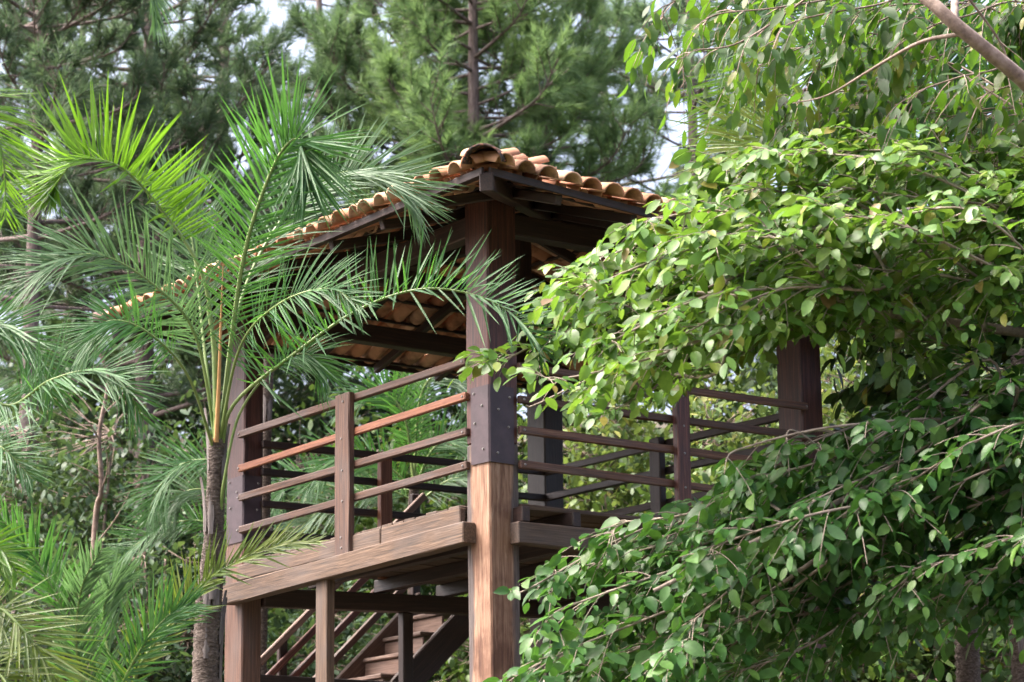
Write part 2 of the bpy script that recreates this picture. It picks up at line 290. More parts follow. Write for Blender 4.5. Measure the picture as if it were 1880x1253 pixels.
# railings --------------------------------------------------------------
zl = [1.25, .976, .722, .462]; zr = [1.19, .955, .725, .468]; zb = [1.20, .968, .700, .45]
RH, RD = .058, .042
for k, z in enumerate(zl):
    d0, d1 = ((.0, .0), (.012, -.012), (.004, -.004), (.016, -.014))[k]
    m = (M_RAIL, M_ORANGE, M_RAIL, M_RAIL)[k]
    o = timber('rail', (-RD/2-.004, .215-.004*k, z-RH/2+d0), (-RD/2-.004, A+.035-.012*k, z-RH/2+d1), RD, RH, m, tower)
    bolt(o, (-RD-.006, .245, z-RH/2+d0), (-1, 0, 0)); bolt(o, (-RD-.006, A+.01, z-RH/2+d1), (-1, 0, 0))
for k, z in enumerate(zr):
    d0, d1 = ((.008, .014), (.0, .012), (.005, -.006), (.008, -.012))[k]
    o = timber('rail', (.262, -RD/2-.003, z-RH/2+d0), (B+.03, -RD/2-.003, z-RH/2+d1), RD, RH, M_RAIL, tower)
    bolt(o, (.30, -RD-.005, z-RH/2+d0), (0, -1, 0)); bolt(o, (B+.012, -RD-.005, z-RH/2+d1), (0, -1, 0))
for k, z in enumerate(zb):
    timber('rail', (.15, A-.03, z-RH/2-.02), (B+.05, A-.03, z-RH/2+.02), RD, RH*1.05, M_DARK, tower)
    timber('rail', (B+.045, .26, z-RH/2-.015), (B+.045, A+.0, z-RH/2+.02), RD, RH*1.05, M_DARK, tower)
o = timber('rail_post', (-.072, 1.815, -.01), (-.072, 1.815, 1.255), .052, .205, M_RAIL, tower, upv=(0, 1, 0))
for z in (1.19, .9, .65, .41, .13, .05): bolt(o, (-.100, 1.81+.012*math.sin(z*9), z), (-1, 0, 0))
o = timber('rail_post', (1.735, -.078, -.05), (1.735, -.078, 1.20), .125, .062, M_RED, tower, upv=(0, 1, 0))
for z in (1.1, .87, .66, .4): bolt(o, (1.735, -.111, z), (0, -1, 0))
timber('rail_post', (1.33, A-.085, .1), (1.33, A-.085, 1.19), .12, .062, M_ORANGE, tower, upv=(0, 1, 0))
timber('rail_post', (B-.02, 1.80, .1), (B-.02, 1.80, 1.22), .07, .14, M_DARK, tower, upv=(0, 1, 0))
timber('rail_post', (2.35, A-.085, .1), (2.35, A-.085, 1.19), .12, .062, M_DARK, tower, upv=(0, 1, 0))
# deck: beams, joists, boards --------------------------------------------
timber('deck_beam', (-.062, .145, -.053), (-.062, A+.125, -.108), .115, .155, M_BEAM, tower, seg=8)
timber('deck_beam', (.185, -.058, -.063), (B+.18, -.058, -.063), .11, .158, M_BEAM, tower, seg=8)
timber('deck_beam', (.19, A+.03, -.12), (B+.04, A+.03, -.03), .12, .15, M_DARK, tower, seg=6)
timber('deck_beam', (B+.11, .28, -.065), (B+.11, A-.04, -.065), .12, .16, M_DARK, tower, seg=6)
timber('edge_board', (-.034, .268, .087), (-.034, 1.315, .076), .055, .125, M_BEAM, tower)
timber('edge_board', (-.036, 1.319, .075), (-.034, A-.005, .058), .055, .128, M_BEAM, tower)
for x in (.26, .715, 1.365, 2.0, 2.62, 3.0):
    timber('joist', (x, -.105, .074), (x, A+.09, .055), .075, .112, M_DARK, tower, seg=6)
nb = 24; bw = (A+.06-.0)/nb
for k in range(nb):
    y = .0 + bw*(k+.5) - .02
    x0, x1 = -.055+grng.normal()*.004, B+.10+grng.normal()*.01
    if y < .30: x0 = .285
    if y < .30: x1 = B-.01
    if y > A-.08: x0, x1 = .20, B+.01
    zz = .149 - .02*(y/A) + grng.normal()*.0025
    timber('deck_board', (x0, y, zz), (x1, y, zz), bw-.008, .032, M_BEAM, tower, seg=3, bev=.004)
# under the deck: props and braces --------------------------------------
timber('under_post', (-.035, 2.15, -GZ), (-.035, 2.15, -.152), .075, .165, M_BEAM, tower, upv=(0, 1, 0))
timber('under_post', (1.62, A+.04, -GZ), (1.62, A+.04, -.155), .10, .085, M_DARK, tower, upv=(0, 1, 0))
timber('lower_beam', (.18, A+.06, -.80), (1.75, A+.06, -.80), .09, .11, M_DARK, tower)
timber('lower_beam', (.12, .26, -2.3), (.12, A+.02, -2.3), .10, .14, M_DARK, tower)
timber('lower_beam', (.26, .12, -2.3), (B+.02, .12, -2.3), .10, .14, M_DARK, tower)
# stairs climbing along the back ------------------------------------------
SL = .94; YF, YB = 3.98, 4.66
def sx(z, x_at0): return x_at0 + z/SL
stair = bpy.data.objects.new('staircase', None); link(stair, tower, Matrix.Translation((0, 4.3, 0)))
stair['label'] = 'steep plank staircase climbing behind the tower'
zb0 = -GZ+.05
for yy, m, xo in ((YF, M_DARK, 2.66), (YB, M_STAIR, 2.45)):
    timber('stringer', (xo+zb0/SL, yy, zb0), (xo+.12/SL, yy, .12), .055, .25, m, stair, seg=8)
for k in range(24):
    z = .12-.195*(k+1); xx = 2.40+z/SL
    timber('tread', (xx+.10, YF+.03, z+.02), (xx+.10, YB-.03, z+.02), .26, .036, M_STAIR, stair, seg=2)
    timber('riser', (xx+.005, YF+.03, z-.085), (xx+.005, YB-.03, z-.085), .022, .155, M_STAIR, stair, seg=2, upv=(0, 0, 1))
for k, xo in enumerate((1.405, 1.62, 1.86, 2.10)):
    top = 1.12 if k == 0 else .35-.0*k
    timber('stair_rail', (xo+(-3.9)/SL, YB+.045, -3.9), (xo+top/SL, YB+.045, top), .042, .062, (M_STAIR, M_RED, M_RED, M_RAIL)[k], stair, seg=6)
for xp, zlo, zhi in ((2.52, .0, 1.13), (1.12, -1.3, -.28), (-.2, -2.7, -1.7), (-1.6, -4.3, -3.2)):
    timber('stair_post', (xp, YB+.09, zlo), (xp, YB+.09, zhi), .085, .05, M_DARK, stair, upv=(0, 1, 0))

# roof --------------------------------------------------------------------
roof = bpy.data.objects.new('roof', None); link(roof, tower, Matrix.Translation((1.67, 1.855, GZ+2.3))); roof['label'] = 'hip roof of curved clay tiles with stained hip ridges'
X0, X1, Y0, Y1, ZE = -.66, 4.00, -.95, 4.66, 2.27
TP = math.tan(math.radians(17.2)); CP = math.cos(math.atan(TP)); SP = math.sin(math.atan(TP))
HX, HY = (X1-X0)/2, (Y1-Y0)/2; CXR, CYR = (X0+X1)/2, (Y0+Y1)/2; ZR = ZE + HX*TP
def sag(x, y): return -.30*min(1, max(0, (x-X0)/(X1-X0)))*min(1, max(0, (Y1-y)/(Y1-Y0)))     # that corner of the roof has settled
# tile mesh: local +X up the slope, Z out
def tilemesh(r0, r1, L, t=.013, seg=7, flip=False, mat=M_TILE):
    an = np.linspace(0, PI, seg+1); V = []
    for x, r in ((0, r0), (L, r1)):
        for rr in (r, r-t):
            for a in an: V.append((x, rr*math.cos(a), (rr*.92*math.sin(a))*(-1 if flip else 1)))
    m = seg+1; F = []
    for k in range(seg):
        F += [(k, k+1, 2*m+k+1, 2*m+k), (m+k, 3*m+k, 3*m+k+1, m+k+1), (k, m+k, m+k+1, k+1), (2*m+k, 2*m+k+1, 3*m+k+1, 3*m+k)]
    F += [(0, 2*m, 3*m, m), (seg, m+seg, 3*m+seg, 2*m+seg)]
    me = mesh(np.array(V), np.array(F), mat, False, 'tile'); return me
COVER = [tilemesh(.086+.003*k, .068, .44) for k in range(3)]; PAN = tilemesh(.074, .090, .44, flip=True)
tiles = []          # (mesh, matrix, priority)
trng = np.random.default_rng(11)
def slope(P, Q, inward, depth, near):
    P = Vector(P); Q = Vector(Q); E = (Q-P); Ln = E.length; E.normalize(); I = Vector(inward)
    U = (I*CP + Vector((0, 0, SP))).normalized(); Nn = U.cross(E); 
    if Nn.z < 0: Nn = -Nn
    Yv = Nn.cross(U)
    n = int(round(Ln/.19)); sp = Ln/n
    for c in range(2*n-1):
        u = (c+1)*sp/2; cover = c % 2 == 0
        mr = min(u, Ln-u, depth)
        r = -.075 if cover else .022; row = 0
        while r < mr-.05 or row == 0:
            lift = (.052 if cover else .044) + .012
            O = P + E*(u + trng.normal()*.009) + I*(r+trng.normal()*.012) + Vector((0, 0, r*TP)) + Nn*(lift)
            tilt = Matrix.Rotation(trng.normal()*.045, 3, 'Z') @ Matrix.Rotation(-.03+trng.normal()*.022, 3, 'Y')
            R = Matrix(((U.x, Yv.x, Nn.x), (U.y, Yv.y, Nn.y), (U.z, Yv.z, Nn.z))) @ tilt
            M = R.to_4x4(); M.translation = O + Vector((0, 0, GZ+sag(O.x, O.y)))
            pr_ = (0 if row == 0 else 3) if near else (1 if (not cover and row < 5) else 2 if row == 0 else 3)
            tiles.append((COVER[int(trng.integers(3))] if cover else PAN, M, pr_ + .01*row))
            r += .345*CP; row += 1
slope((X0, Y0, ZE), (X0, Y1, ZE), (1, 0, 0), HX, True)
slope((X0, Y0, ZE), (X1, Y0, ZE), (0, 1, 0), HX, True)
slope((X0, Y1, ZE), (X1, Y1, ZE), (0, -1, 0), HX, False)
slope((X1, Y0, ZE), (X1, Y1, ZE), (-1, 0, 0), HX, False)
HIPT = tilemesh(.145, .120, .46, .016, 9, mat=M_HIP)
hip_objs = []
for cxn, cyn, sx_, sy_ in ((X0, Y0, 1, 1), (X0, Y1, 1, -1), (X1, Y0, -1, 1), (X1, Y1, -1, -1)):
    d = Vector((sx_, sy_, TP)); Lh = HX*d.length; d.normalize(); Yv = Vector((0, 0, 1)).cross(d).normalized(); Nn = d.cross(Yv)
    s = -.10; k = 0
    while s < Lh-.05:
        O = Vector((cxn, cyn, ZE)) + d*s + Nn*.045; R = Matrix(((d.x, Yv.x, Nn.x), (d.y, Yv.y, Nn.y), (d.z, Yv.z, Nn.z))) @ Matrix.Rotation(-.05, 3, 'Y')
        M = R.to_4x4(); M.translation = O + Vector((0, 0, GZ+sag(O.x, O.y))); put('hip_tile', HIPT, roof, M); s += .37; k += 1
yy = Y0+HX-.1
while yy < Y1-HX+.1:
    M = Matrix(((0, -1, 0, CXR), (1, 0, 0, yy), (0, 0, 1, ZR+.05+GZ+sag(CXR, yy)), (0, 0, 0, 1))); put('hip_tile', HIPT, roof, M); yy += .37
tiles.sort(key=lambda t: t[2])
for me, M, _ in tiles[:285]: put('roof_tile', me, roof, M)
Vs, Fs, off = [], [], 0
cache = {}
for me, M, _ in tiles[285:]:
    if me.name not in cache:
        v = np.empty(len(me.vertices)*3, np.float32); me.vertices.foreach_get('co', v); f = np.empty(len(me.loops), np.int32); me.loops.foreach_get('vertex_index', f); cache[me.name] = (v.reshape(-1, 3), f.reshape(-1, 4))
    v, f = cache[me.name]; Mn = np.array(M); Vs.append(v@Mn[:3, :3].T + Mn[:3, 3]); Fs.append(f+off); off += len(v)
tag(wput('upper_roof_tiles', np.vstack(Vs), np.vstack(Fs), M_TILE, roof), kind='stuff')
# roof timbers
def rtimber(nm, a_, b_, *r, **k):
    return timber(nm, (a_[0], a_[1], a_[2]+sag(a_[0], a_[1])), (b_[0], b_[1], b_[2]+sag(b_[0], b_[1])), *r, **k)
def rp(x, y, dz=0.0):        # point on the roof plane
    r = min(x-X0, X1-x, y-Y0, Y1-y); return (x, y, ZE + r*TP + dz)
for cxn, cyn, sx_, sy_ in ((X0, Y0, 1, 1), (X0, Y1, 1, -1), (X1, Y0, -1, 1), (X1, Y1, -1, -1)):
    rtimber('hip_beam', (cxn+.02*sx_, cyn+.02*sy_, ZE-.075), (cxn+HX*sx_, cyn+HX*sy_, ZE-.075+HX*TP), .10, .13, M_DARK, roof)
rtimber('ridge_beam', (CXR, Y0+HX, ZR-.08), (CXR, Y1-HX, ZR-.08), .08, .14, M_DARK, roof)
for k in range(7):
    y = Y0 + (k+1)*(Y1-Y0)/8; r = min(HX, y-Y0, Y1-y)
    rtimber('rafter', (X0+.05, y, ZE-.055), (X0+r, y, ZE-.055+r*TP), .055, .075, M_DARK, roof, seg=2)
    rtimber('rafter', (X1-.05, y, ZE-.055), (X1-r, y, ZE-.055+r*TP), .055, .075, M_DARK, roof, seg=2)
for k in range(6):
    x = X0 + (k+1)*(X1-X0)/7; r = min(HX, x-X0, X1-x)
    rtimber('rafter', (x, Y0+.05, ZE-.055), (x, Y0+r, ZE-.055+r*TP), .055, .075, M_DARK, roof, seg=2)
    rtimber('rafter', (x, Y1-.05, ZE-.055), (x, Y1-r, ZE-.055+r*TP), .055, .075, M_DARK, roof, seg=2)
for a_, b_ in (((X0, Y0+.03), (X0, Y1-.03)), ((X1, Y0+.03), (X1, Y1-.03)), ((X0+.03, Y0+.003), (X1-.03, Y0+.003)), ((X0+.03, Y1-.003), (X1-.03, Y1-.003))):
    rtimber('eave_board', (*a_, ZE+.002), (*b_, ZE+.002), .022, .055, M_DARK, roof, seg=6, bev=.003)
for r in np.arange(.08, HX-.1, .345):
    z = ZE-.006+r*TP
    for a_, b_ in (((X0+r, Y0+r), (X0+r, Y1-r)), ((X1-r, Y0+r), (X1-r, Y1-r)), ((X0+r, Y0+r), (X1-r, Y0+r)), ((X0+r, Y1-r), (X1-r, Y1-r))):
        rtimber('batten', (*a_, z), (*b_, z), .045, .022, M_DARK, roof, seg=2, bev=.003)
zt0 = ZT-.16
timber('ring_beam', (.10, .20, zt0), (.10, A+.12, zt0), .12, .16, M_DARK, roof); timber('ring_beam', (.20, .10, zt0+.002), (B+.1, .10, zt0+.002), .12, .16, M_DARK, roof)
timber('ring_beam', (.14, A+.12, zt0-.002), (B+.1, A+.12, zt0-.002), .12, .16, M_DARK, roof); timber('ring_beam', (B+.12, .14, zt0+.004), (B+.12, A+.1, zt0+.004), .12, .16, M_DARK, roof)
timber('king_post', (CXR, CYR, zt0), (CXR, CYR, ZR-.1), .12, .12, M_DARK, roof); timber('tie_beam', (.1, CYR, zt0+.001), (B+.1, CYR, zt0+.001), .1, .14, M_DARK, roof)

# ------------------------------------------------------------------ leaves
LEAFT = {}
def leaf_template(kind):
    """unit leaf along +X, width along Y, normal Z; returns V, F(tri)"""
    if kind in LEAFT: return LEAFT[kind]
    if kind == 'oval':   xs, ws, bend, fold = [0, .16, .42, .70, .90, 1.0], [.02, .21, .285, .235, .10, 0], .16, .16
    elif kind == 'lance': xs, ws, bend, fold = [0, .2, .5, .78, 1.0], [.015, .17, .215, .13, 0], .2, .14
    else:                xs, ws, bend, fold = [0, .35, .75, 1.0], [.03, .25, .18, 0], .12, .12
    V, F = [], []
    for x, w in zip(xs, ws):
        z = -bend*x*x; V += [(x, w, z+fold*w), (x, 0, z), (x, -w, z+fold*w)]
    for k in range(len(xs)-1):
        a = 3*k; b = a+3
        F += [(a, a+1, b+1), (a, b+1, b), (a+1, a+2, b+2), (a+1, b+2, b+1)]
    LEAFT[kind] = (np.array(V, float), np.array(F)); return LEAFT[kind]
def leaves_arrays(P, D, Nm, S, kind, g):
    V0, F0 = leaf_template(kind); X = nrm(D); Y = nrm(np.cross(Nm, X)); Z = np.cross(X, Y); n = len(P)
    wv = S*(.85+.35*g.random(n)); cu = g.uniform(.2, 2.4, n)
    V = P[:, None] + X[:, None]*(V0[None, :, :1]*S[:, None, None]) + Y[:, None]*(V0[None, :, 1:2]*wv[:, None, None]) + Z[:, None]*(V0[None, :, 2:]*S[:, None, None]*cu[:, None, None])
    F = F0[None] + (np.arange(n)*len(V0))[:, None, None]
    return V.reshape(-1, 3), F.reshape(-1, 3)
def leaf_objects(root, P, D, Nm, S, kind, mat, g, single=0, name='leaf', stuffname='foliage'):
    """the leaves that show largest become objects of their own, the rest one part"""
    idx = np.arange(len(P)); pick = idx[:0]
    if single:
        pr_ = project(P); inside = (pr_[:, 0] > 0) & (pr_[:, 0] < 1880) & (pr_[:, 1] > 0) & (pr_[:, 1] < 1253)
        face = np.abs((Nm*nrm(P-CAM)).sum(1)); key = np.where(inside, S*(.3+face)/pr_[:, 2]**3, -1); pick = np.argsort(-key)[:single]
        V0, F0 = leaf_template(kind); mes = []
        for k in range(6):
            Vk = V0.copy(); Vk[:, 1] *= .85+.07*k; Vk[:, 2] *= .2+.4*k; mes.append(mesh(Vk, F0, mat, True, 'leaf'))
        X = nrm(D); Y = nrm(np.cross(Nm, X)); Z = np.cross(X, Y)
        for q_ in pick:
            s = S[q_]; M = Matrix([[X[q_, r]*s, Y[q_, r]*s, Z[q_, r]*s, P[q_, r]] for r in range(3)]+[[0, 0, 0, 1]])
            put(name, mes[int(g.integers(6))], root, M)
    rest = np.setdiff1d(idx, pick)
    V, F = leaves_arrays(P[rest], D[rest], Nm[rest], S[rest], kind, g)
    tag(wput(stuffname, V, F, mat, root, True), kind='stuff')
def clear_boughs(bs, poly, step=28):
    out = []
    for b in bs:
        for _ in range(8):
            P = project(catmull(b, 24)); ins = np.mean([inpoly(poly, p[0], p[1]) for p in P[:-2]])
            if ins < .06: break
            b = [b[0] + camdir((0, -step*15.5/FPX, 0)), b[1] + camdir((0, -step*15.5/FPX, 0))] + list(b[2:])
        out.append(b)
    return out
def spray_tree(name, label, cat, trunk, boughs, mat, bark, size, kind='oval', single=295, seed=1, dens=1.0, twl=(.22, .55), rad=(.011, .004), droop=.35, group=None, gap=.045, flat=1.0, open_=None, vj=.30, hang=.5):
    """trunk: list of polylines of world points with radii; boughs: world polylines"""
    g = np.random.default_rng(seed); base = trunk[0][0][0]
    root = empty(name, base, label, cat, group)
    for pts, r0, r1 in trunk:
        P = catmull(pts, 28); V, F = tube(P, np.linspace(r0, r1, 28), 9, .04, g); wput('trunk' if r0 > .06 else 'limb', V, F, bark, root, True)
    T = []; LP, LD, LN, LS = [], [], [], []
    limbs = np.vstack([catmull(pts, 40) for pts, _, _ in trunk])
    for b in boughs:
        L0 = np.linalg.norm(b[-1]-b[0]); dl = np.linalg.norm(limbs-b[0], axis=1); back = ((limbs-b[0])@nrm(b[1]-b[0])) > .25
        j_ = limbs[np.argmin(np.where(back, 99, dl))]
        if np.linalg.norm(j_-b[0]) > .12: b = [j_, b[0]*.9+j_*.1] + list(b[1:])
        n = 30; P = catmull(b, n); P[:, 2] += .02*np.sin(np.linspace(0, 7, n)+g.random()*6); T.append(tube(P, np.linspace(rad[0], rad[1], n), 5))
        seg = np.linalg.norm(np.diff(P, axis=0), axis=1).sum(); m = int(seg/.075*dens)
        tan = nrm(np.gradient(P, axis=0))
        for q_ in range(m):
            t = .10 + .90*(q_+g.random())/m; i_ = t*(n-1); a = int(min(i_, n-2)); p = P[a] + (P[a+1]-P[a])*(i_-a); td = tan[a]
            side = nrm(np.cross(td, [0, 0, 1]))*(1 if (q_ % 2) else -1)
            L = g.uniform(*twl)*(1.15-.55*t)
            dirv = nrm(td*g.uniform(.5, 1.1) + side*g.uniform(.3, 1.0)*flat + np.array([0, 0, 1])*g.normal(.08, vj))
            k = max(4, int(L/gap)); s = np.linspace(0, 1, k)
            tw = p + dirv*(s[:, None]*L) + np.array([0, 0, -1])*(droop*L*s[:, None]**2)
            if open_ is not None:
                pe = project(np.array([tw[-1]+dirv*.07+np.array([0, 0, -.03]), (tw[0]+tw[-1])/2, tw[0]]))
                if any(inpoly(open_, e_[0], e_[1]) for e_ in pe): continue
            T.append(tube(tw[::max(1, k//4)] if k >= 8 else tw, np.linspace(.0045, .0018, len(tw[::max(1, k//4)] if k >= 8 else tw)), 3))
            tt = nrm(np.gradient(tw, axis=0)); sd_ = nrm(np.cross(tt, [0, 0, 1])); alt = np.where(np.arange(k) % 2, 1., -1.)[:, None]
            d = nrm(tt*g.uniform(.35, .8, (k, 1)) + sd_*alt*g.uniform(.5, 1., (k, 1)) + np.array([0, 0, -1])*g.uniform(-.1, hang, (k, 1)) + g.normal(0, .18, (k, 3)))
            d[-1] = nrm(tt[-1] + np.array([0, 0, -.4]))
            nv = np.array([0, 0, 1.]) + g.normal(0, .42, (k, 3)) - .26*nrm(np.array([FW[0], FW[1], 0]))
            LP.append(tw[1:] + d[1:]*.012); LD.append(d[1:]); LN.append(nrm(nv[1:])); LS.append(size*(.38+.85*g.beta(2.2, 1.8, k-1))*np.where(s[1:] > .85, .8, 1))
    V, F = tubes(T); tag(wput('twigs', V, F, bark, root, True), kind='stuff')
    leaf_objects(root, np.vstack(LP), np.vstack(LD), np.vstack(LN), np.concatenate(LS), kind, mat, g, single)
    return root, sum(len(x) for x in LP)
def inpoly(poly, x, y):
    c = False; n = len(poly)
    for k in range(n):
        (x1, y1), (x2, y2) = poly[k], poly[k-1]
        if (y1 > y) != (y2 > y) and x < (x2-x1)*(y-y1)/(y2-y1)+x1: c = not c
    return c
def pxline(pts): return [W(*p) for p in pts]
OPEN = [(880, 690), (958, 735), (1010, 770), (1060, 770), (1120, 790), (1170, 775), (1260, 725), (1400, 690), (1425, 630), (1512, 620), (1530, 700), (1520, 800), (1430, 790), (1400, 800), (1330, 832), (1320, 880), (1290, 905), (1205, 945), (1115, 958), (1010, 1015), (955, 1050), (935, 1070), (930, 1110), (980, 1130), (960, 1200), (905, 1253), (860, 1253), (850, 700)]
frng = np.random.default_rng(21)
# light green tree reaching in from the right in front of the railing
tips = [(912, 648), (965, 732), (1034, 605), (1040, 548), (1068, 512), (1095, 468), (1188, 392), (1225, 455), (1302, 325), (1335, 296), (1420, 276), (1500, 268), (1585, 258), (1680, 276), (1780, 282), (1872, 268),
        (1150, 560), (1255, 505), (1150, 640), (1085, 700), (1110, 745), (1190, 720), (1350, 585), (1400, 420), (1500, 390), (1600, 400), (1700, 390), (1800, 400), (1300, 430), (1450, 510), (1560, 490), (1660, 510), (1760, 500), (1350, 560), (1250, 600), (1430, 570),
        (1380, 350), (1460, 330), (1560, 330), (1640, 340), (1740, 340), (1840, 340), (1250, 570), (1530, 580), (1860, 460), (1120, 610), (1200, 530), (1000, 690)]
bs = []
for (x, y) in tips:
    d = frng.uniform(15.0, 16.6); L = frng.uniform(330, 470)
    if y > 440 and x < 1500: o_ = (x+L, y+frng.uniform(-150, -20)); md = (x+L*.5, y+frng.uniform(-75, -35))
    else: o_ = (x+L, y+frng.uniform(60, 190)); md = (x+L*.5, y+frng.uniform(-5, 45))
    bs.append(pxline([(o_[0], o_[1], d+frng.uniform(-.3, .6)), (md[0], md[1], d+frng.uniform(-.3, .3)), (x+25, y+4, d), (x, y+10, d-.05)]))
bs = clear_boughs(bs, OPEN, -28)
g0 = W(2250, 1500, 16.2); g0[2] = ground_z(g0[0], g0[1])
tr = [([g0, W(2230, 1300, 16.2), W(2160, 900, 16), W(2060, 640, 16)], .11, .07), (pxline([(2060, 640, 16), (1850, 500, 15.8), (1600, 420, 15.6), (1420, 430, 15.5)]), .045, .015), (pxline([(2060, 640, 16), (1800, 600, 15.9), (1500, 560, 15.7), (1280, 538, 15.6)]), .04, .012)]
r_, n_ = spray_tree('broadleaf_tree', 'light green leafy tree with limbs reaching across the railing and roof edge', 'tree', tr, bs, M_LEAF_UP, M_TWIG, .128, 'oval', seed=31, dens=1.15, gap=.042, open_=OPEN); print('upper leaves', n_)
tips = [(925, 1240), (938, 1092), (1015, 1050), (1120, 972), (1130, 1005), (1215, 985), (1060, 1180), (1140, 1120), (1240, 1090), (1332, 838), (1350, 872), (1440, 802), (1300, 1010), (1380, 960), (1480, 920), (1560, 880), (1650, 830), (1750, 800), (1850, 770), (1830, 880), (1720, 930), (1620, 980), (1520, 1030), (1420, 1080), (1330, 1150), (1230, 1190), (1130, 1235), (1450, 1180), (1560, 1120), (1660, 1060), (1760, 1020), (1860, 980), (1690, 1110), (1580, 1165), (1480, 1235), (1350, 1235), (1800, 1070), (1700, 870), (1010, 1130), (1000, 1215), (1190, 1040), (1270, 1130), (1390, 1010), (1550, 960), (1640, 900), (1400, 870), (1860, 1080), (1080, 1230), (1250, 1240)]
bs = []
for (x, y) in tips:
    d = frng.uniform(14.6, 16.4); L = frng.uniform(320, 480)
    o_ = (x+L, y-frng.uniform(90, 240)); md = (x+L*.5, y-frng.uniform(60, 120))
    bs.append(pxline([(o_[0], o_[1], d+frng.uniform(-.2, .6)), (md[0], md[1], d+frng.uniform(-.3, .3)), (x+30, y-8, d), (x, y+8, d-.05)]))
bs = clear_boughs(bs, OPEN)
g0 = W(2150, 1500, 15.6); g0[2] = ground_z(g0[0], g0[1])
tr = [([g0, W(2140, 1300, 15.6), W(2090, 900, 15.6), W(2020, 700, 15.6)], .10, .06), (pxline([(2050, 760, 15.6), (1750, 830, 15.4), (1480, 950, 15.2), (1200, 1085, 15.0)]), .03, .012), (pxline([(2050, 760, 15.6), (1800, 860, 15.5), (1600, 960, 15.3), (1380, 1110, 15.1)]), .028, .01)]
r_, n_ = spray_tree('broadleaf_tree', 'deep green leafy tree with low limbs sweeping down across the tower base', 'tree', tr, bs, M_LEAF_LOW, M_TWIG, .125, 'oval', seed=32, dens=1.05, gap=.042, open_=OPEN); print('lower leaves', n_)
# overhanging tree in the top corner
tips = [(1215, 20), (1250, 110), (1290, 40), (1330, 10), (1390, 120), (1440, 195), (1420, 60), (1470, 230), (1540, 200), (1500, 110), (1560, 40), (1600, 150), (1660, 190), (1640, 90), (1800, 175), (1720, 230), (1780, 220), (1830, 250), (1680, 30), (1870, 20)]
bs = []
for (x, y) in tips:
    d = frng.uniform(15.5, 17.2); L = frng.uniform(180, 330)
    bs.append(pxline([(x+L, y-frng.uniform(20, 130), d+.3), (x+L*.5, y-frng.uniform(20, 60), d), (x+20, y-12, d), (x, y+14, d)]))
g0 = W(2400, 1500, 16.4); g0[2] = ground_z(g0[0], g0[1])
tr = [([g0, W(2380, 1200, 16.4), W(2230, 520, 16.4), W(1990, 260, 15.3)], .13, .075), (pxline([(1990, 260, 15.3), (1880, 150, 15.1), (1765, 55, 15.0), (1690, -10, 15.1), (1560, -90, 15.6)]), .048, .034), (pxline([(1770, 62, 15.0), (1690, 78, 15.2), (1600, 128, 15.5), (1520, 175, 15.7), (1455, 190, 15.9)]), .014, .003), (pxline([(1752, 40, 15.05), (1752, -20, 15.6), (1740, -90, 16.3)]), .024, .02)]
r_, n_ = spray_tree('overhanging_tree', 'dark leaved tree with a bare thick limb slanting down through pointed hanging leaves', 'tree', tr, bs, M_LEAF_TOP, M_BRANCH, .15, 'lance', seed=33, dens=.55, twl=(.25, .55), droop=.7, rad=(.009, .003), hang=1.4); print('top leaves', n_)
# shaded small tree behind, beside the right post
tips = [(1540, 610), (1600, 560), (1650, 640), (1560, 700), (1600, 760), (1680, 720), (1720, 600), (1770, 680), (1830, 600), (1800, 760), (1860, 700), (1640, 560), (1700, 660), (1750, 540), (1850, 540), (1530, 790), (1650, 800), (1740, 780), (1620, 680)]
bs = []
for (x, y) in tips:
    d = frng.uniform(19.5, 21.5); L = frng.uniform(180, 320)
    bs.append(pxline([(x+L, y+frng.uniform(-10, 130), d+.2), (x+L*.5, y+frng.uniform(0, 50), d), (x+20, y+2, d), (x, y+8, d)]))
g0 = W(1960, 1300, 20.5); g0[2] = ground_z(g0[0], g0[1])
r_, n_ = spray_tree('shade_tree', 'dark glossy leaved small tree growing in shade beside the right tower post', 'tree', [([g0, W(1955, 1100, 20.5), W(1930, 800, 20.5), W(1900, 650, 20.5)], .08, .04)], bs, M_LEAF_SHADE, M_BRANCH, .19, 'oval', seed=34, dens=1.0, open_=OPEN); print('shade leaves', n_)

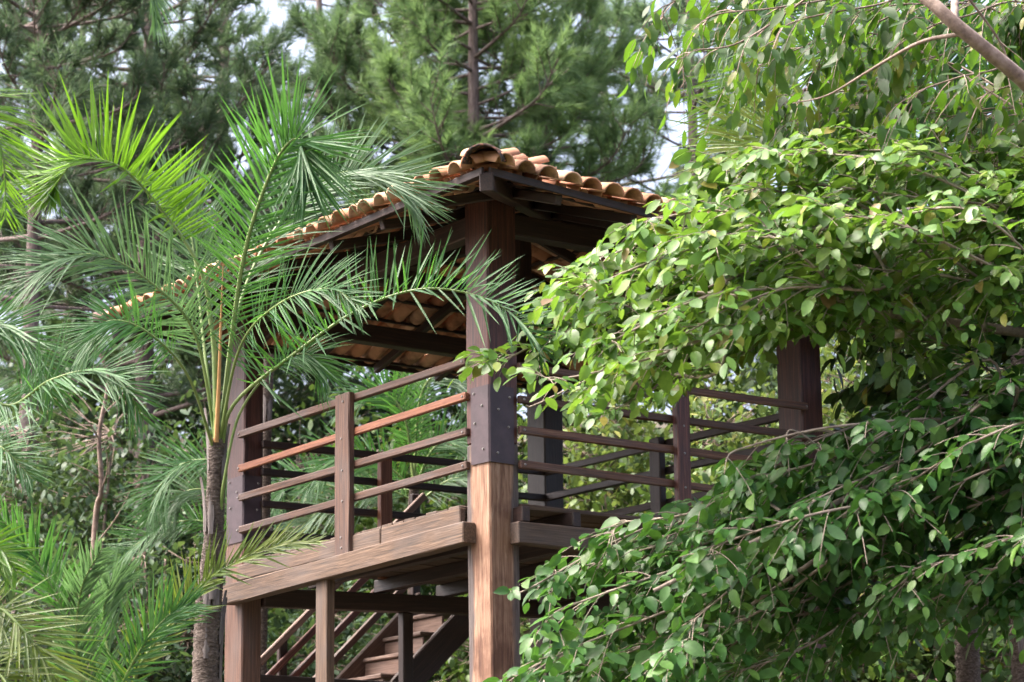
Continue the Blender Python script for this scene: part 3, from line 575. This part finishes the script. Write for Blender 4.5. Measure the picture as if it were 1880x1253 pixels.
# ------------------------------------------------------------------ palms
def frond(root, pts, mats, Llen=.45, nvec=(0, .7, .7), V_=35, n=60, start=.22, width=.026, droop=.16, ang=(62, 26), rad=(.016, .003), seed=0, lenbase=.55, asym=1.0):
    """pts: pixel polyline with depth; nvec: upper-face normal in camera axes (right, up, towards)"""
    g = np.random.default_rng(seed+500); m = 44; P = catmull(pxline(pts), m); T = nrm(np.gradient(P, axis=0)); Nn = camdir(nvec)
    V, F = tube(P, np.linspace(rad[0], rad[1], m), 6); fr = wput('frond', V, F, M_RACHIS, root, True)
    n = int(n*1.3); t = np.linspace(start, .995, n); i_ = t*(m-1); a = np.minimum(i_.astype(int), m-2); f = (i_-a)[:, None]
    p0 = P[a]+(P[a+1]-P[a])*f; td = T[a]; nn = nrm(Nn - td*(td@Nn)[:, None]); sd_ = np.cross(td, nn)
    u = (t-start)/(1-start); prof = (lenbase + (1-lenbase)*np.minimum(u/.3, 1))*np.clip(1.0-.62*np.clip((u-.55)/.45, 0, 1)**1.3, .1, 1)
    Vs, Fs, off = [], [], 0; K = 6; ks = np.linspace(0, 1, K); wprof = np.array([.55, .95, 1., .8, .45, .03])
    for sgn in (1, -1):
        th = np.radians(ang[0]+(ang[1]-ang[0])*u + g.normal(0, 6, n)); ph = np.radians(V_ + g.normal(0, 20, n))
        d = td*np.cos(th)[:, None] + (sd_*sgn*np.cos(ph)[:, None] + nn*np.sin(ph)[:, None])*np.sin(th)[:, None]
        L = Llen*prof*g.uniform(.66, 1.12, n)*(1 if sgn > 0 else asym)
        dr = droop*g.uniform(.4, 1.7, n)
        C = p0[:, None] + td[:, None]*g.normal(0, .004, (n, 1, 1)) + d[:, None]*(L[:, None, None]*ks[None, :, None])
        C[..., 2] -= (L*dr)[:, None]*ks[None]**2
        wv = nrm(np.cross(d, np.where(np.abs((d*nn).sum(1, keepdims=True)) < .9, nn, sd_))); fold = nrm(np.cross(wv, d))
        w = (width*.30*np.clip(.45+.55*L/Llen, 0, 1.2))[:, None]*wprof[None]
        Lf = C + wv[:, None]*w[..., None] + fold[:, None]*(w*.5)[..., None]; Rt = C - wv[:, None]*w[..., None] + fold[:, None]*(w*.5)[..., None]
        VV = np.stack([Lf, C, Rt], 2).reshape(n, K*3, 3); base = (np.arange(n)*K*3)[:, None]
        fl = []
        for k in range(K-1):
            q0 = 3*k; fl += [(q0, q0+1, q0+4, q0+3), (q0+1, q0+2, q0+5, q0+4)]
        Fs.append((base[:, :, None]+np.array(fl)[None]).reshape(-1, 4)+off); Vs.append(VV.reshape(-1, 3)); off += n*K*3
    tag(wput('leaflets', np.vstack(Vs), np.vstack(Fs), mats, fr, False), kind='stuff'); return fr
def palm_trunk(root, pts, r0, r1, sheath=0, seed=0, ring=.05):
    g = np.random.default_rng(seed+900); P0 = np.array(pts); L = np.linalg.norm(np.diff(P0, axis=0), axis=1).sum(); n = int(L/ring*2)
    P = catmull(pts, n); R = np.linspace(r0, r1, n)*(1+.05*np.where(np.arange(n) % 2, 1, -1)) * (1+.07*np.interp(np.linspace(0, 1, n), np.linspace(0, 1, 12), g.normal(0, 1, 12)))
    V, F = tube(P, R, 14, .03, g); t = wput('trunk', V, F, M_PALMBARK, root, True)
    for k in range(sheath):           # old leaf bases clasping the stem
        i_ = int(n*g.uniform(.35, .97)); a = g.uniform(0, 2*PI); a = YAW+PI+g.normal(0, 1.0) if k % 2 else a
        o_ = np.array([math.cos(a), math.sin(a), 0]); p = P[i_]; L2 = g.uniform(.3, .75); s = np.linspace(0, 1, 6)
        C = p + o_*(R[i_]*.9+ .030*s[:, None]**2.5) + np.array([0, 0, 1])*(L2*(s[:, None]-.35)); wd = np.interp(s, [0, .2, .6, 1], [.020, .030, .018, .003])*g.uniform(.7, 1.1)
        sv = np.array([-o_[1], o_[0], 0]); A_ = C+sv*wd[:, None]; B_ = C-sv*wd[:, None]; C2 = C+o_*.016
        VV = np.stack([A_, C2, B_], 1).reshape(-1, 3); fl = []
        for q_ in range(5): fl += [(3*q_, 3*q_+1, 3*q_+4, 3*q_+3), (3*q_+1, 3*q_+2, 3*q_+5, 3*q_+4)]
        wput('leaf_base', VV, np.array(fl), M_SHEATH, t, True)
def gbase(px, depth, py=1400):
    g0 = W(px, py, depth); g0[2] = ground_z(g0[0], g0[1])-.05; return g0
# main palm in front of the tower
PD = 16.9
root = empty('palm_tree', gbase(378, PD), 'slender palm with ringed trunk in front of the tower, fronds over the roof', 'palm tree')
palm_trunk(root, [gbase(378, PD), W(378, 1253, PD), W(392, 1000, PD), W(399, 805, PD)], .105, .052, 12, 1)
frond(root, [(402, 830, PD), (428, 600, PD), (455, 440, PD-.1), (505, 300, PD-.2), (545, 255, PD-.3), (565, 300, PD-.35), (568, 350, PD-.35)], M_PALM, .66, (.05, .1, 1), 18, 96, .17, .028, .06, (62, 28), (.019, .003), 1)
frond(root, [(396, 830, PD), (392, 640, PD), (370, 500, PD), (300, 390, PD), (225, 310, PD-.1), (150, 292, PD-.1), (112, 325, PD), (95, 365, PD)], M_PALM_NEW, .56, (0.1, .75, .65), 46, 76, .36, .036, .0, (98, 34), (.017, .003), 2, .7, .8)
frond(root, [(406, 830, PD), (430, 742, PD-.1), (540, 650, PD-.2), (660, 568, PD-.3), (775, 531, PD-.4), (880, 545, PD-.5), (955, 590, PD-.6), (995, 655, PD-.6)], M_PALM, .56, (.0, .72, .69), 44, 74, .20, .030, .03, (86, 38), (.014, .003), 3, .75, .75)
frond(root, [(398, 820, PD), (360, 620, PD-.05), (290, 530, PD-.2), (190, 470, PD-.3), (110, 480, PD-.4), (55, 520, PD-.4)], M_PALM_PALE, .60, (-.2, .6, .75), 25, 74, .18, .026, .10, (60, 30), (.013, .003), 4, .7, .9)
frond(root, [(402, 820, PD+.05), (440, 560, PD+.4), (520, 400, PD+.7), (620, 320, PD+.9), (720, 330, PD+1.0), (770, 380, PD+1.0)], M_PALM_PALE, .62, (-.2, .45, .85), 25, 74, .22, .026, .08, (62, 30), (.015, .003), 5, .7, 1)
frond(root, [(396, 820, PD), (375, 640, PD+.3), (360, 500, PD+.6), (340, 380, PD+.8), (300, 330, PD+.9)], M_PALM_PALE, .55, (.1, .1, 1), 20, 60, .22, .026, .06, (60, 30), (.014, .003), 6, .7, 1)
frond(root, [(402, 815, PD), (440, 640, PD-.4), (510, 560, PD-.8), (600, 530, PD-1.0), (660, 560, PD-1.1)], M_PALM, .42, (.0, .5, .86), 20, 50, .2, .023, .08, (60, 30), (.012, .003), 7, .7, 1)
frond(root, [(394, 830, PD), (345, 690, PD-.4), (270, 610, PD-.7), (200, 590, PD-.8), (150, 640, PD-.8)], M_PALM, .40, (0, .6, .8), 15, 50, .35, .022, .15, (60, 30), (.012, .003), 8, .7, 1)
frond(root, [(404, 960, PD), (412, 880, PD-.08), (440, 760, PD-.1), (500, 680, PD-.15), (560, 650, PD-.2), (600, 690, PD-.2)], M_PALM, .34, (0, .5, .86), 10, 40, .62, .018, .2, (55, 30), (.013, .003), 9, .7, 1)
V, F = tube(catmull(pxline([(397, 812, PD-.06), (402, 700, PD-.08), (406, 580, PD-.08), (410, 480, PD-.06)]), 14), np.linspace(.017, .002, 14), 6); wput('dry_spear_leaf', V, F, M_DRY, root, True)
V, F = tube(catmull(pxline([(400, 830, PD-.02), (398, 740, PD-.04), (394, 640, PD-.04), (380, 560, PD)]), 14), np.linspace(.03, .01, 14), 8); wput('leaf_sheath', V, F, M_RACHIS, root, True)
# young frond cluster low by the trunk
root = empty('palm_tree', gbase(330, 16.2, 1500), 'young palm rosette rising below the ringed palm trunk, narrow pale underside fronds', 'palm tree')
D = 16.2
palm_trunk(root, [gbase(215, D, 1500), W(215, 1420, D), W(212, 1370, D)], .09, .07, 0, 2) if False else palm_trunk(root, [gbase(330, D, 1500), W(300, 1420, D), W(240, 1360, D)], .08, .06, 0, 2)
frond(root, [(230, 1380, D), (165, 1250, D-.1), (115, 1120, D-.2), (60, 1020, D-.2), (-10, 940, D-.3)], M_PALM, .40, (.3, .2, .9), 25, 54, .10, .030, .04, (58, 30), (.014, .003), 11)
frond(root, [(225, 1390, D), (160, 1280, D-.2), (140, 1180, D-.3), (150, 1080, D-.4), (185, 1010, D-.5)], M_PALM_PALE, .34, (.2, .1, 1), 20, 46, .12, .030, .04, (52, 28), (.013, .003), 12)
frond(root, [(235, 1390, D), (215, 1260, D+.1), (190, 1150, D+.2), (200, 1080, D+.2), (225, 1060, D+.2)], M_PALM_PALE, .36, (.1, .1, 1), 25, 44, .15, .028, .04, (52, 28), (.013, .003), 13)
frond(root, [(215, 1400, D), (250, 1240, D-.1), (310, 1150, D-.1), (365, 1080, D-.1), (420, 1040, D-.2), (500, 1005, D-.2), (578, 996, D-.2)], M_PALM_YEL, .36, (-.1, .55, .8), 40, 66, .14, .028, .02, (55, 26), (.014, .003), 14, .8, .9)
frond(root, [(225, 1400, D), (220, 1280, D-.3), (260, 1190, D-.4), (310, 1130, D-.4), (350, 1110, D-.4)], M_PALM, .38, (-.1, .3, .9), 30, 46, .12, .028, .04, (55, 28), (.013, .003), 15)
# yellowing frond in the bottom corner, from a palm left of the view
root = empty('palm_tree', gbase(-90, 15.2, 1500), 'yellowing low palm at the foot of the bushes, broad olive fronds', 'palm tree'); D = 15.2
palm_trunk(root, [gbase(-90, D, 1500), W(-90, 1350, D), W(-95, 1150, D)], .09, .06, 0, 3)
frond(root, [(-95, 1150, D), (-20, 1110, D), (40, 1155, D-.1), (85, 1220, D-.1), (120, 1290, D-.1)], M_PALM_YEL, .45, (.3, .5, .8), 15, 44, .12, .027, .05, (60, 34), (.016, .004), 16)
frond(root, [(-95, 1150, D), (-70, 1040, D), (-40, 1000, D-.1), (0, 1010, D-.1), (30, 1050, D-.1)], M_PALM_NEW, .30, (.3, .3, .9), 25, 24, .2, .034, .1, (65, 40), (.014, .004), 17)
frond(root, [(-95, 1150, D), (-60, 1200, D), (-10, 1230, D-.2), (50, 1290, D-.2)], M_PALM_YEL, .4, (.2, .6, .7), 20, 34, .12, .026, .08, (60, 34), (.014, .004), 18)
# tall palm left of the view: frond tips at the upper left edge and hanging from the top
D = 15.0; root = empty('palm_tree', gbase(-260, D, 1500), 'tall palm with its stiff frond tips jutting in beside the pines', 'palm tree')
palm_trunk(root, [gbase(-260, D, 1500), W(-255, 900, D), W(-250, 380, D)], .12, .08, 0, 4)
frond(root, [(-250, 380, D), (-170, 190, D), (-90, 150, D), (-30, 190, D-.1), (5, 290, D-.1), (10, 400, D-.1)], M_PALM_NEW, .36, (.7, .3, .6), 15, 44, .3, .026, .06, (66, 40), (.016, .004), 19)
frond(root, [(-250, 380, D), (-190, 60, D), (-60, -180, D), (100, -230, D), (220, -130, D), (275, -30, D), (288, 45, D)], M_PALM_PALE, .34, (.6, .5, .6), 10, 60, .3, .022, .1, (50, 16), (.016, .003), 20)
# palm on the left, behind the main palm
D = 21.5; root = empty('palm_tree', gbase(-120, D, 1500), 'feathery palm behind the leaning ringed palm, arching over dark bushes', 'palm tree')
palm_trunk(root, [gbase(-120, D, 1500), W(-125, 1100, D), W(-130, 780, D)], .13, .09, 0, 5)
frond(root, [(-130, 780, D), (-60, 720, D), (20, 745, D), (90, 700, D-.2), (170, 680, D-.3), (225, 705, D-.4), (262, 770, D-.4)], M_PALM, .62, (0, .6, .8), 30, 70, .18, .030, .1, (60, 32), (.02, .004), 22)
frond(root, [(-130, 780, D), (-80, 620, D+.3), (-10, 590, D+.4), (60, 640, D+.4), (100, 740, D+.4)], M_PALM, .62, (.1, .5, .85), 30, 60, .2, .030, .1, (60, 32), (.02, .004), 23)
frond(root, [(-130, 780, D), (-70, 800, D-.3), (0, 820, D-.6), (60, 880, D-.7)], M_PALM, .5, (0, .6, .8), 20, 44, .2, .026, .12, (60, 32), (.018, .004), 25)
# palm whose stem shows behind the left post
D = 24.3; root = empty('palm_tree', gbase(478, D, 1500), 'thin grey stemmed palm standing behind the tower\'s left post', 'palm tree')
palm_trunk(root, [gbase(478, D, 1500), W(478, 1250, D), W(487, 900, D), W(492, 640, D)], .062, .055, 4, 6)
for k, pp in enumerate([[(492, 640), (470, 520), (400, 480), (330, 560)], [(492, 640), (530, 560), (600, 560), (660, 650)], [(490, 930), (420, 855), (340, 850), (290, 900), (268, 965)], [(480, 1060), (430, 930), (350, 900), (300, 960)], [(470, 1150), (400, 980), (320, 960), (240, 1010), (210, 1060)]]):
    frond(root, [(x, y, D+.15*k-.2) for x, y in pp], (M_PALM, M_PALM_PALE)[k % 2], .5, (0, .6, .8), 25, 54, .2, .026, .1, (60, 32), (.016, .004), 30+k)
# palms seen through the railings
D = 25.6; root = empty('palm_tree', gbase(758, D, 1500), 'bushy palm seen between the railings on the far side of the deck', 'palm tree')
palm_trunk(root, [gbase(758, D, 1500), W(758, 1100, D), W(760, 880, D)], .06, .05, 0, 7)
for k, pp in enumerate([[(760, 880), (740, 760), (690, 720), (620, 760)], [(760, 880), (770, 740), (800, 690), (850, 720), (880, 800)], [(760, 900), (700, 850), (620, 840), (560, 900)], [(760, 900), (800, 820), (860, 820), (900, 880)], [(760, 920), (700, 900), (600, 930), (530, 990)], [(760, 900), (740, 700), (720, 640), (680, 640)], [(760, 900), (640, 900), (540, 880), (500, 940)], [(760, 930), (830, 880), (880, 900), (930, 960)], [(760, 900), (790, 700), (840, 640), (900, 650)]]):
    frond(root, [(x, y, D-.2+.12*k) for x, y in pp], (M_PALM, M_PALM_PALE, M_PALM)[k % 3], .52, (0, .55, .83), 25, 54, .1, .028, .12, (60, 32), (.016, .004), 40+k)
# palm behind on the right, big fronds against the sky
D = 21.8; root = empty('palm_tree', gbase(1772, D, 1500), 'ringed grey palm on the right, huge fronds fanning under the thick limb', 'palm tree')
palm_trunk(root, [gbase(1782, D, 1500), W(1778, 1250, D), W(1768, 900, D), W(1760, 540, D), W(1750, 380, D)], .10, .075, 8, 8)
for k, (pp, nv, m_) in enumerate([([(1750, 380), (1738, 200), (1732, 60), (1728, -60)], (.1, .1, 1), M_PALM), ([(1750, 380), (1690, 180), (1600, 90), (1480, 80), (1380, 160), (1330, 260)], (-.1, .4, .9), M_PALM_NEW), ([(1750, 380), (1620, 290), (1500, 250), (1390, 260), (1330, 330)], (-.1, .5, .85), M_PALM_YEL), ([(1750, 380), (1800, 200), (1880, 120), (1960, 130)], (.1, .4, .9), M_PALM), ([(1750, 380), (1830, 280), (1920, 270), (1990, 330)], (.1, .4, .9), M_PALM_PALE), ([(1750, 380), (1650, 120), (1520, -20), (1400, 0), (1320, 80)], (-.1, .3, .95), M_PALM_PALE), ([(1750, 380), (1680, 330), (1580, 330), (1500, 400)], (0, .5, .85), M_PALM), ([(1750, 380), (1840, 420), (1900, 500)], (0, .5, .85), M_PALM), ([(1750, 400), (1700, 470), (1640, 560)], (0, .5, .85), M_PALM)]):
    frond(root, [(x, y, D+.5*math.sin(k*2.1)) for x, y in pp], m_, .95, nv, 20, 74, .15, .044, .06, (62, 32), (.022, .004), 60+k)
D = 20.6; root = empty('palm_tree', gbase(1876, D, 1500), 'second ringed palm stem at the dark hollow, crown hidden in leaves', 'palm tree')
palm_trunk(root, [gbase(1876, D, 1500), W(1876, 1250, D), W(1868, 950, D), W(1872, 640, D)], .085, .07, 4, 9)
for k, pp in enumerate([[(1872, 640), (1900, 520), (1980, 500)], [(1872, 640), (1830, 560), (1760, 560), (1700, 620)], [(1872, 640), (1860, 500), (1820, 440)]]):
    frond(root, [(x, y, D+.3*k) for x, y in pp], M_PALM, .5, (0, .5, .85), 20, 50, .2, .028, .1, (60, 32), (.016, .004), 75+k)

# ------------------------------------------------------------------ bushes on the hillside
def bush(label, px, depth, py_top, wpx, mat, size, n_cl, seed, py_base=1300, kind='small', per=15, single=0, cat='bush', stems=6, name='bush', dpt=1.0):
    """rounded thicket standing on the ground at (px, depth), top at py_top, half width wpx pixels"""
    g = np.random.default_rng(seed+3000); base = gbase(px, depth, py_base); top = W(px, py_top, depth)[2]; H = top-base[2]; rw = wpx/FPX*depth
    root = empty(name, base, label, cat, 'hillside bushes' if cat == 'bush' else None)
    T = []; tipsP = []
    for k in range(stems):
        a = g.uniform(0, 2*PI); r = rw*.55*math.sqrt(g.random()); e = base + np.array([math.cos(a)*r, math.sin(a)*r*dpt, H*g.uniform(.6, .95)])
        P = catmull([base+np.array([math.cos(a), math.sin(a), 0])*.15*g.random(), base+(e-base)*.4+g.normal(0, .12*rw, 3)*[1, 1, .3], e], 12); T.append(tube(P, np.linspace(.05, .012, 12), 6)); tipsP.append(P)
    allp = np.vstack(tipsP)
    th = g.uniform(0, 2*PI, n_cl); cz = g.uniform(-.35, 1, n_cl); rr = g.uniform(.55, 1.0, n_cl)**.6
    lob = 1+.22*np.sin(3*th+seed)+.16*np.sin(5*cz*3+seed*2+2*th)
    C = np.stack([np.cos(th)*np.sqrt(1-np.clip(cz, -1, 1)**2*.92)*rw*rr*lob, np.sin(th)*np.sqrt(1-np.clip(cz, -1, 1)**2*.92)*rw*dpt*rr*lob, H*(.5+.5*cz*rr*np.clip(lob, .8, 1.1))], -1) + base
    P, D_l, N_l, S_l = [], [], [], []
    for c in C:
        q_ = allp[np.argmin(((allp-c)**2).sum(1))]; T.append(tube(np.linspace(q_, c, 4)+g.normal(0, .02, (4, 3)), np.linspace(.010, .003, 4), 3))
        o_ = nrm(c-(base+np.array([0, 0, H*.45]))); k = max(4, int(per*g.uniform(.6, 1.4)))
        p = c + g.normal(0, 1, (k, 3))*size*1.35; d = nrm(o_*.7 + g.normal(0, .6, (k, 3)) + np.array([0, 0, -.25])); nv = nrm(o_*.6 + np.array([0, 0, .8]) + g.normal(0, .45, (k, 3)))
        P.append(p); D_l.append(d); N_l.append(nv); S_l.append(size*g.uniform(.6, 1.2, k))
    V, F = tubes(T); tag(wput('stems', V, F, M_BRANCH, root, True), kind='stuff')
    leaf_objects(root, np.vstack(P), np.vstack(D_l), np.vstack(N_l), np.concatenate(S_l), kind, mat, g, single); return root
bush('blue green small leaved bush with bare twigs left of the ringed palm', 170, 27.5, 720, 170, M_LEAF_BLUE, .12, 520, 1, single=250)
bush('dark bush climbing round the pine trunk', 20, 28.5, 690, 150, M_LEAF_BLUE, .12, 380, 2)
bush('broad grey green bush below the young palm fronds', 300, 26.2, 960, 170, M_LEAF_BLUE, .12, 480, 3, single=200)
bush('low dense bush at the foot of the pine trunk', 60, 25.5, 1010, 150, M_LEAF_BLUE, .115, 380, 4)
bush('tall shadowy bush just behind the left tower post', 400, 28.0, 700, 130, M_LEAF_BLUE, .12, 380, 5)
bush('bush showing between the lower stair rails', 590, 27.0, 1040, 140, M_LEAF_BLUE, .12, 380, 6)
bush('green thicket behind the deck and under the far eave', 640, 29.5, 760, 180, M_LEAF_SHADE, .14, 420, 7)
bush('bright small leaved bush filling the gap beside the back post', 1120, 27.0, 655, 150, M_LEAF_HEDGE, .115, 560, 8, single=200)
bush('light green hedge bush behind the right hand railing', 1350, 26.2, 640, 160, M_LEAF_HEDGE, .12, 600, 9, single=200)
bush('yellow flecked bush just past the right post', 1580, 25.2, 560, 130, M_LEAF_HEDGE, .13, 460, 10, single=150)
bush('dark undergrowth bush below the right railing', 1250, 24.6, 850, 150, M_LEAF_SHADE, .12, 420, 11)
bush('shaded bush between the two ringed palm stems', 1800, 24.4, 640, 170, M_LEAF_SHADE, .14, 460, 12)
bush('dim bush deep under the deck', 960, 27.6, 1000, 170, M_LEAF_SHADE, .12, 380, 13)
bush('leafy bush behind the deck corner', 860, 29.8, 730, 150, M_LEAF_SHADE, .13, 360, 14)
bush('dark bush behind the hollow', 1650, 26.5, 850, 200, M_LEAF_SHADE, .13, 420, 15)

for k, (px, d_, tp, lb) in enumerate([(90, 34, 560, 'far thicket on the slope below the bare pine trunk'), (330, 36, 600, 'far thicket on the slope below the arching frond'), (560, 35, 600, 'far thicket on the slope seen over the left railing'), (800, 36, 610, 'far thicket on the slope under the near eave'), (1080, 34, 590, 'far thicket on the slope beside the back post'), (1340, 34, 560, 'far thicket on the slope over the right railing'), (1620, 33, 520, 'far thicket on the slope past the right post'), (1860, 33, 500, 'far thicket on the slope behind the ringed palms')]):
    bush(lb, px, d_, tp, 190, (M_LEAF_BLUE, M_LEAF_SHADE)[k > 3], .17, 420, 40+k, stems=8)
g9 = np.random.default_rng(99); D = 24.6
root = empty('bare_sapling', gbase(165, D, 1300), 'thin pale bare sapling stem standing among the blue green bushes', 'sapling')
V, F = tube(catmull([gbase(165, D, 1300)]+pxline([(170, 1060, D), (186, 900, D), (182, 800, D), (198, 700, D), (180, 640, D)]), 30), np.linspace(.034, .012, 30), 7, .06, g9); wput('trunk', V, F, M_BRANCH, root, True)
for x0, y0, x1, y1 in ((186, 900, 196, 830), (183, 810, 130, 740), (190, 760, 240, 700), (176, 1000, 240, 900), (186, 880, 130, 850), (195, 710, 225, 640)):
    V, F = tube(catmull(pxline([(x0, y0, D), ((x0+x1)/2+6, (y0+y1)/2, D-.1), (x1, y1, D-.2+.3*g9.random())]), 10), np.linspace(.010, .003, 10), 5); wput('branch', V, F, M_BRANCH, root, True)
# ------------------------------------------------------------------ pines behind
def pine(label, px, depth, r0, mat, seed, lo_py=700, hi_py=-250, nl=46, reach=2.6, needles=54, lean=0, tuft=1.0, stiff=.35, bare=0.0):
    g = np.random.default_rng(seed+7000); base = gbase(px, depth, 1250); zt = W(px, hi_py, depth)[2]; zl_ = W(px, lo_py, depth)[2]
    root = empty('pine_tree', base, label, 'pine tree', 'pines on the hillside')
    lt = camdir((lean, 0, 0))
    P = catmull([base, base+(np.array([0, 0, zt-base[2]])*.35)+lt*.3+g.normal(0, .1, 3)*[1, 1, 0], base+(np.array([0, 0, zt-base[2]])*.7)+lt*.8, base+np.array([0, 0, zt-base[2]])+lt], 40)
    V, F = tube(P, np.linspace(r0, r0*.22, 40), 10, .04, g); wput('trunk', V, F, M_PINEBARK, root, True)
    T = []; SP_, SD_, SL_ = [], [], []
    nl = int(nl*1.35); zs = np.sort(g.uniform(zl_, zt+.4, nl)); az = np.arange(nl)*2.4+g.normal(0, .4, nl)
    for z, a in zip(zs, az):
        k = np.interp(z, P[:, 2], np.arange(40)); p = P[int(min(k, 39))].copy(); p[2] = z; h = (z-zl_)/(zt-zl_)
        L = reach*g.uniform(.55, 1.1)*(1.12-.62*h); o_ = np.array([math.cos(a), math.sin(a), 0.])
        e = g.uniform(.05, .5); q = catmull([p, p+o_*L*.45+np.array([0, 0, L*.45*e*.5]), p+o_*L*.8+np.array([0, 0, L*(e*.55)]), p+o_*L+np.array([0, 0, L*(e*.75+.15)])], 12)
        T.append(tube(q, np.linspace(.014+.010*L, .006, 12), 5)); td = nrm(np.gradient(q, axis=0))
        ns = int(L/.11)
        for s in range(ns):
            t = bare + .22 + (.78-bare)*(s+g.random())/ns; i_ = int(t*11); b_ = q[min(i_, 11)] + (q[min(i_+1, 11)]-q[min(i_, 11)])*(t*11-i_)
            side = nrm(np.cross(td[min(i_, 11)], [0, 0, 1]))*g.choice([-1, 1]); dv = nrm(td[min(i_, 11)]*.6 + side*g.uniform(.2, .9) + np.array([0, 0, g.normal(stiff, .35)]))
            l2 = g.uniform(.25, .75)*(1.1-.3*t); c = np.stack([b_, b_+dv*l2*.6, b_+dv*l2+np.array([0, 0, .12*l2])]); T.append(tube(c, [.010, .007, .005], 3))
            SP_.append(c[1]); SD_.append(nrm(dv+np.array([0, 0, stiff*.9]))); SL_.append(l2*.55)
            if g.random() < .55: SP_.append(c[0]+(c[1]-c[0])*.5); SD_.append(nrm(dv+g.normal(0, .35, 3)+np.array([0, 0, stiff]))); SL_.append(l2*.4)
        SP_.append(q[-1]); SD_.append(nrm(td[-1]+np.array([0, 0, .8]))); SL_.append(.3)
    V, F = tubes(T); tag(wput('limbs', V, F, M_PINEBARK, root, True), kind='stuff')
    needles = int(needles*1.3); SP_ = np.array(SP_); SD_ = np.array(SD_); SL_ = np.array(SL_); n = len(SP_)
    tt = g.random((n, needles)); pa = g.uniform(0, 2*PI, (n, needles)); an = np.radians(g.normal(42, 13, (n, needles)) - 20*(tt > .8))
    A_ = nrm(np.cross(SD_, [.3, .5, .81])); B_ = np.cross(SD_, A_)
    o_ = p0 = SP_[:, None] + SD_[:, None]*(SL_[:, None]*tt)[..., None]
    d = SD_[:, None]*np.cos(an)[..., None] + (A_[:, None]*np.cos(pa)[..., None] + B_[:, None]*np.sin(pa)[..., None])*np.sin(an)[..., None]
    Ln = (g.uniform(.15, .27, (n, needles))*tuft)[..., None]; mid = p0+d*Ln*.5; e = p0+d*Ln; e[..., 2] -= .035*Ln[..., 0]/.2; 
    wv = nrm(np.cross(d, g.normal(0, 1, (n, needles, 3))))*.0068
    V = np.stack([p0-wv, p0+wv, e], 2).reshape(-1, 3); F = np.arange(n*needles*3).reshape(-1, 3)
    o = wput('needles', V, F, mat, root, False); tag(o, kind='stuff')
    tone = np.clip(g.beta(2, 2.4, n)[:, None]*.75 + .18*g.random((n, needles)) + .25*(tt > .75), 0, 1)
    o.data.attributes.new('tone', 'FLOAT', 'POINT').data.foreach_set('value', np.repeat(tone.ravel(), 3).astype(np.float32)); return n*needles
cnt = 0
for args in [('pine with a tall bare grey trunk at the edge of the bushes', 38, 30.5, .17, M_NEEDLE_D, 1, 560, -300, 40, 2.3, 44),
             ('dark pine rising between the palm fronds and the sky gap', 250, 33.0, .20, M_NEEDLE_D, 2, 840, -250, 54, 2.6, 46),
             ('grey green pine behind the arching palm frond', 395, 36.0, .22, M_NEEDLE, 3, 820, -250, 54, 2.2, 46),
             ('pine with brushy light tips directly above the roof peak', 880, 33.0, .20, M_NEEDLE_L, 5, 560, -280, 50, 2.1, 56),
             ('full bright pine left of the roof peak', 750, 35.5, .21, M_NEEDLE, 6, 640, -260, 58, 2.2, 52),
             ('tall pine with upright candle tips right of the roof peak', 990, 34.5, .20, M_NEEDLE_L, 7, 620, -260, 52, 2.1, 56),
             ('thin grey pine showing white sky through its crown', 1130, 39.0, .18, M_NEEDLE, 8, 700, -200, 32, 2.2, 40),
             ('sparse pine by the big fanned palm', 1300, 38.0, .19, M_NEEDLE, 9, 720, -200, 34, 2.2, 40),
             ('far pine at the edge of the wood', 1500, 42.0, .2, M_NEEDLE, 10, 760, -160, 32, 2.4, 40),
             ('blue grey distant pine beyond the arched frond', 120, 40.0, .2, M_NEEDLE_D, 11, 900, -160, 46, 2.6, 40),
             ('distant pine half hidden by its neighbours', 580, 43.0, .2, M_NEEDLE_D, 12, 900, -200, 26, 2.2, 40),
             ('pine standing behind the thick slanting limb', 1720, 40.0, .2, M_NEEDLE, 13, 760, -100, 34, 2.4, 40)]:
    cnt += pine(*args)
print('needles', cnt)
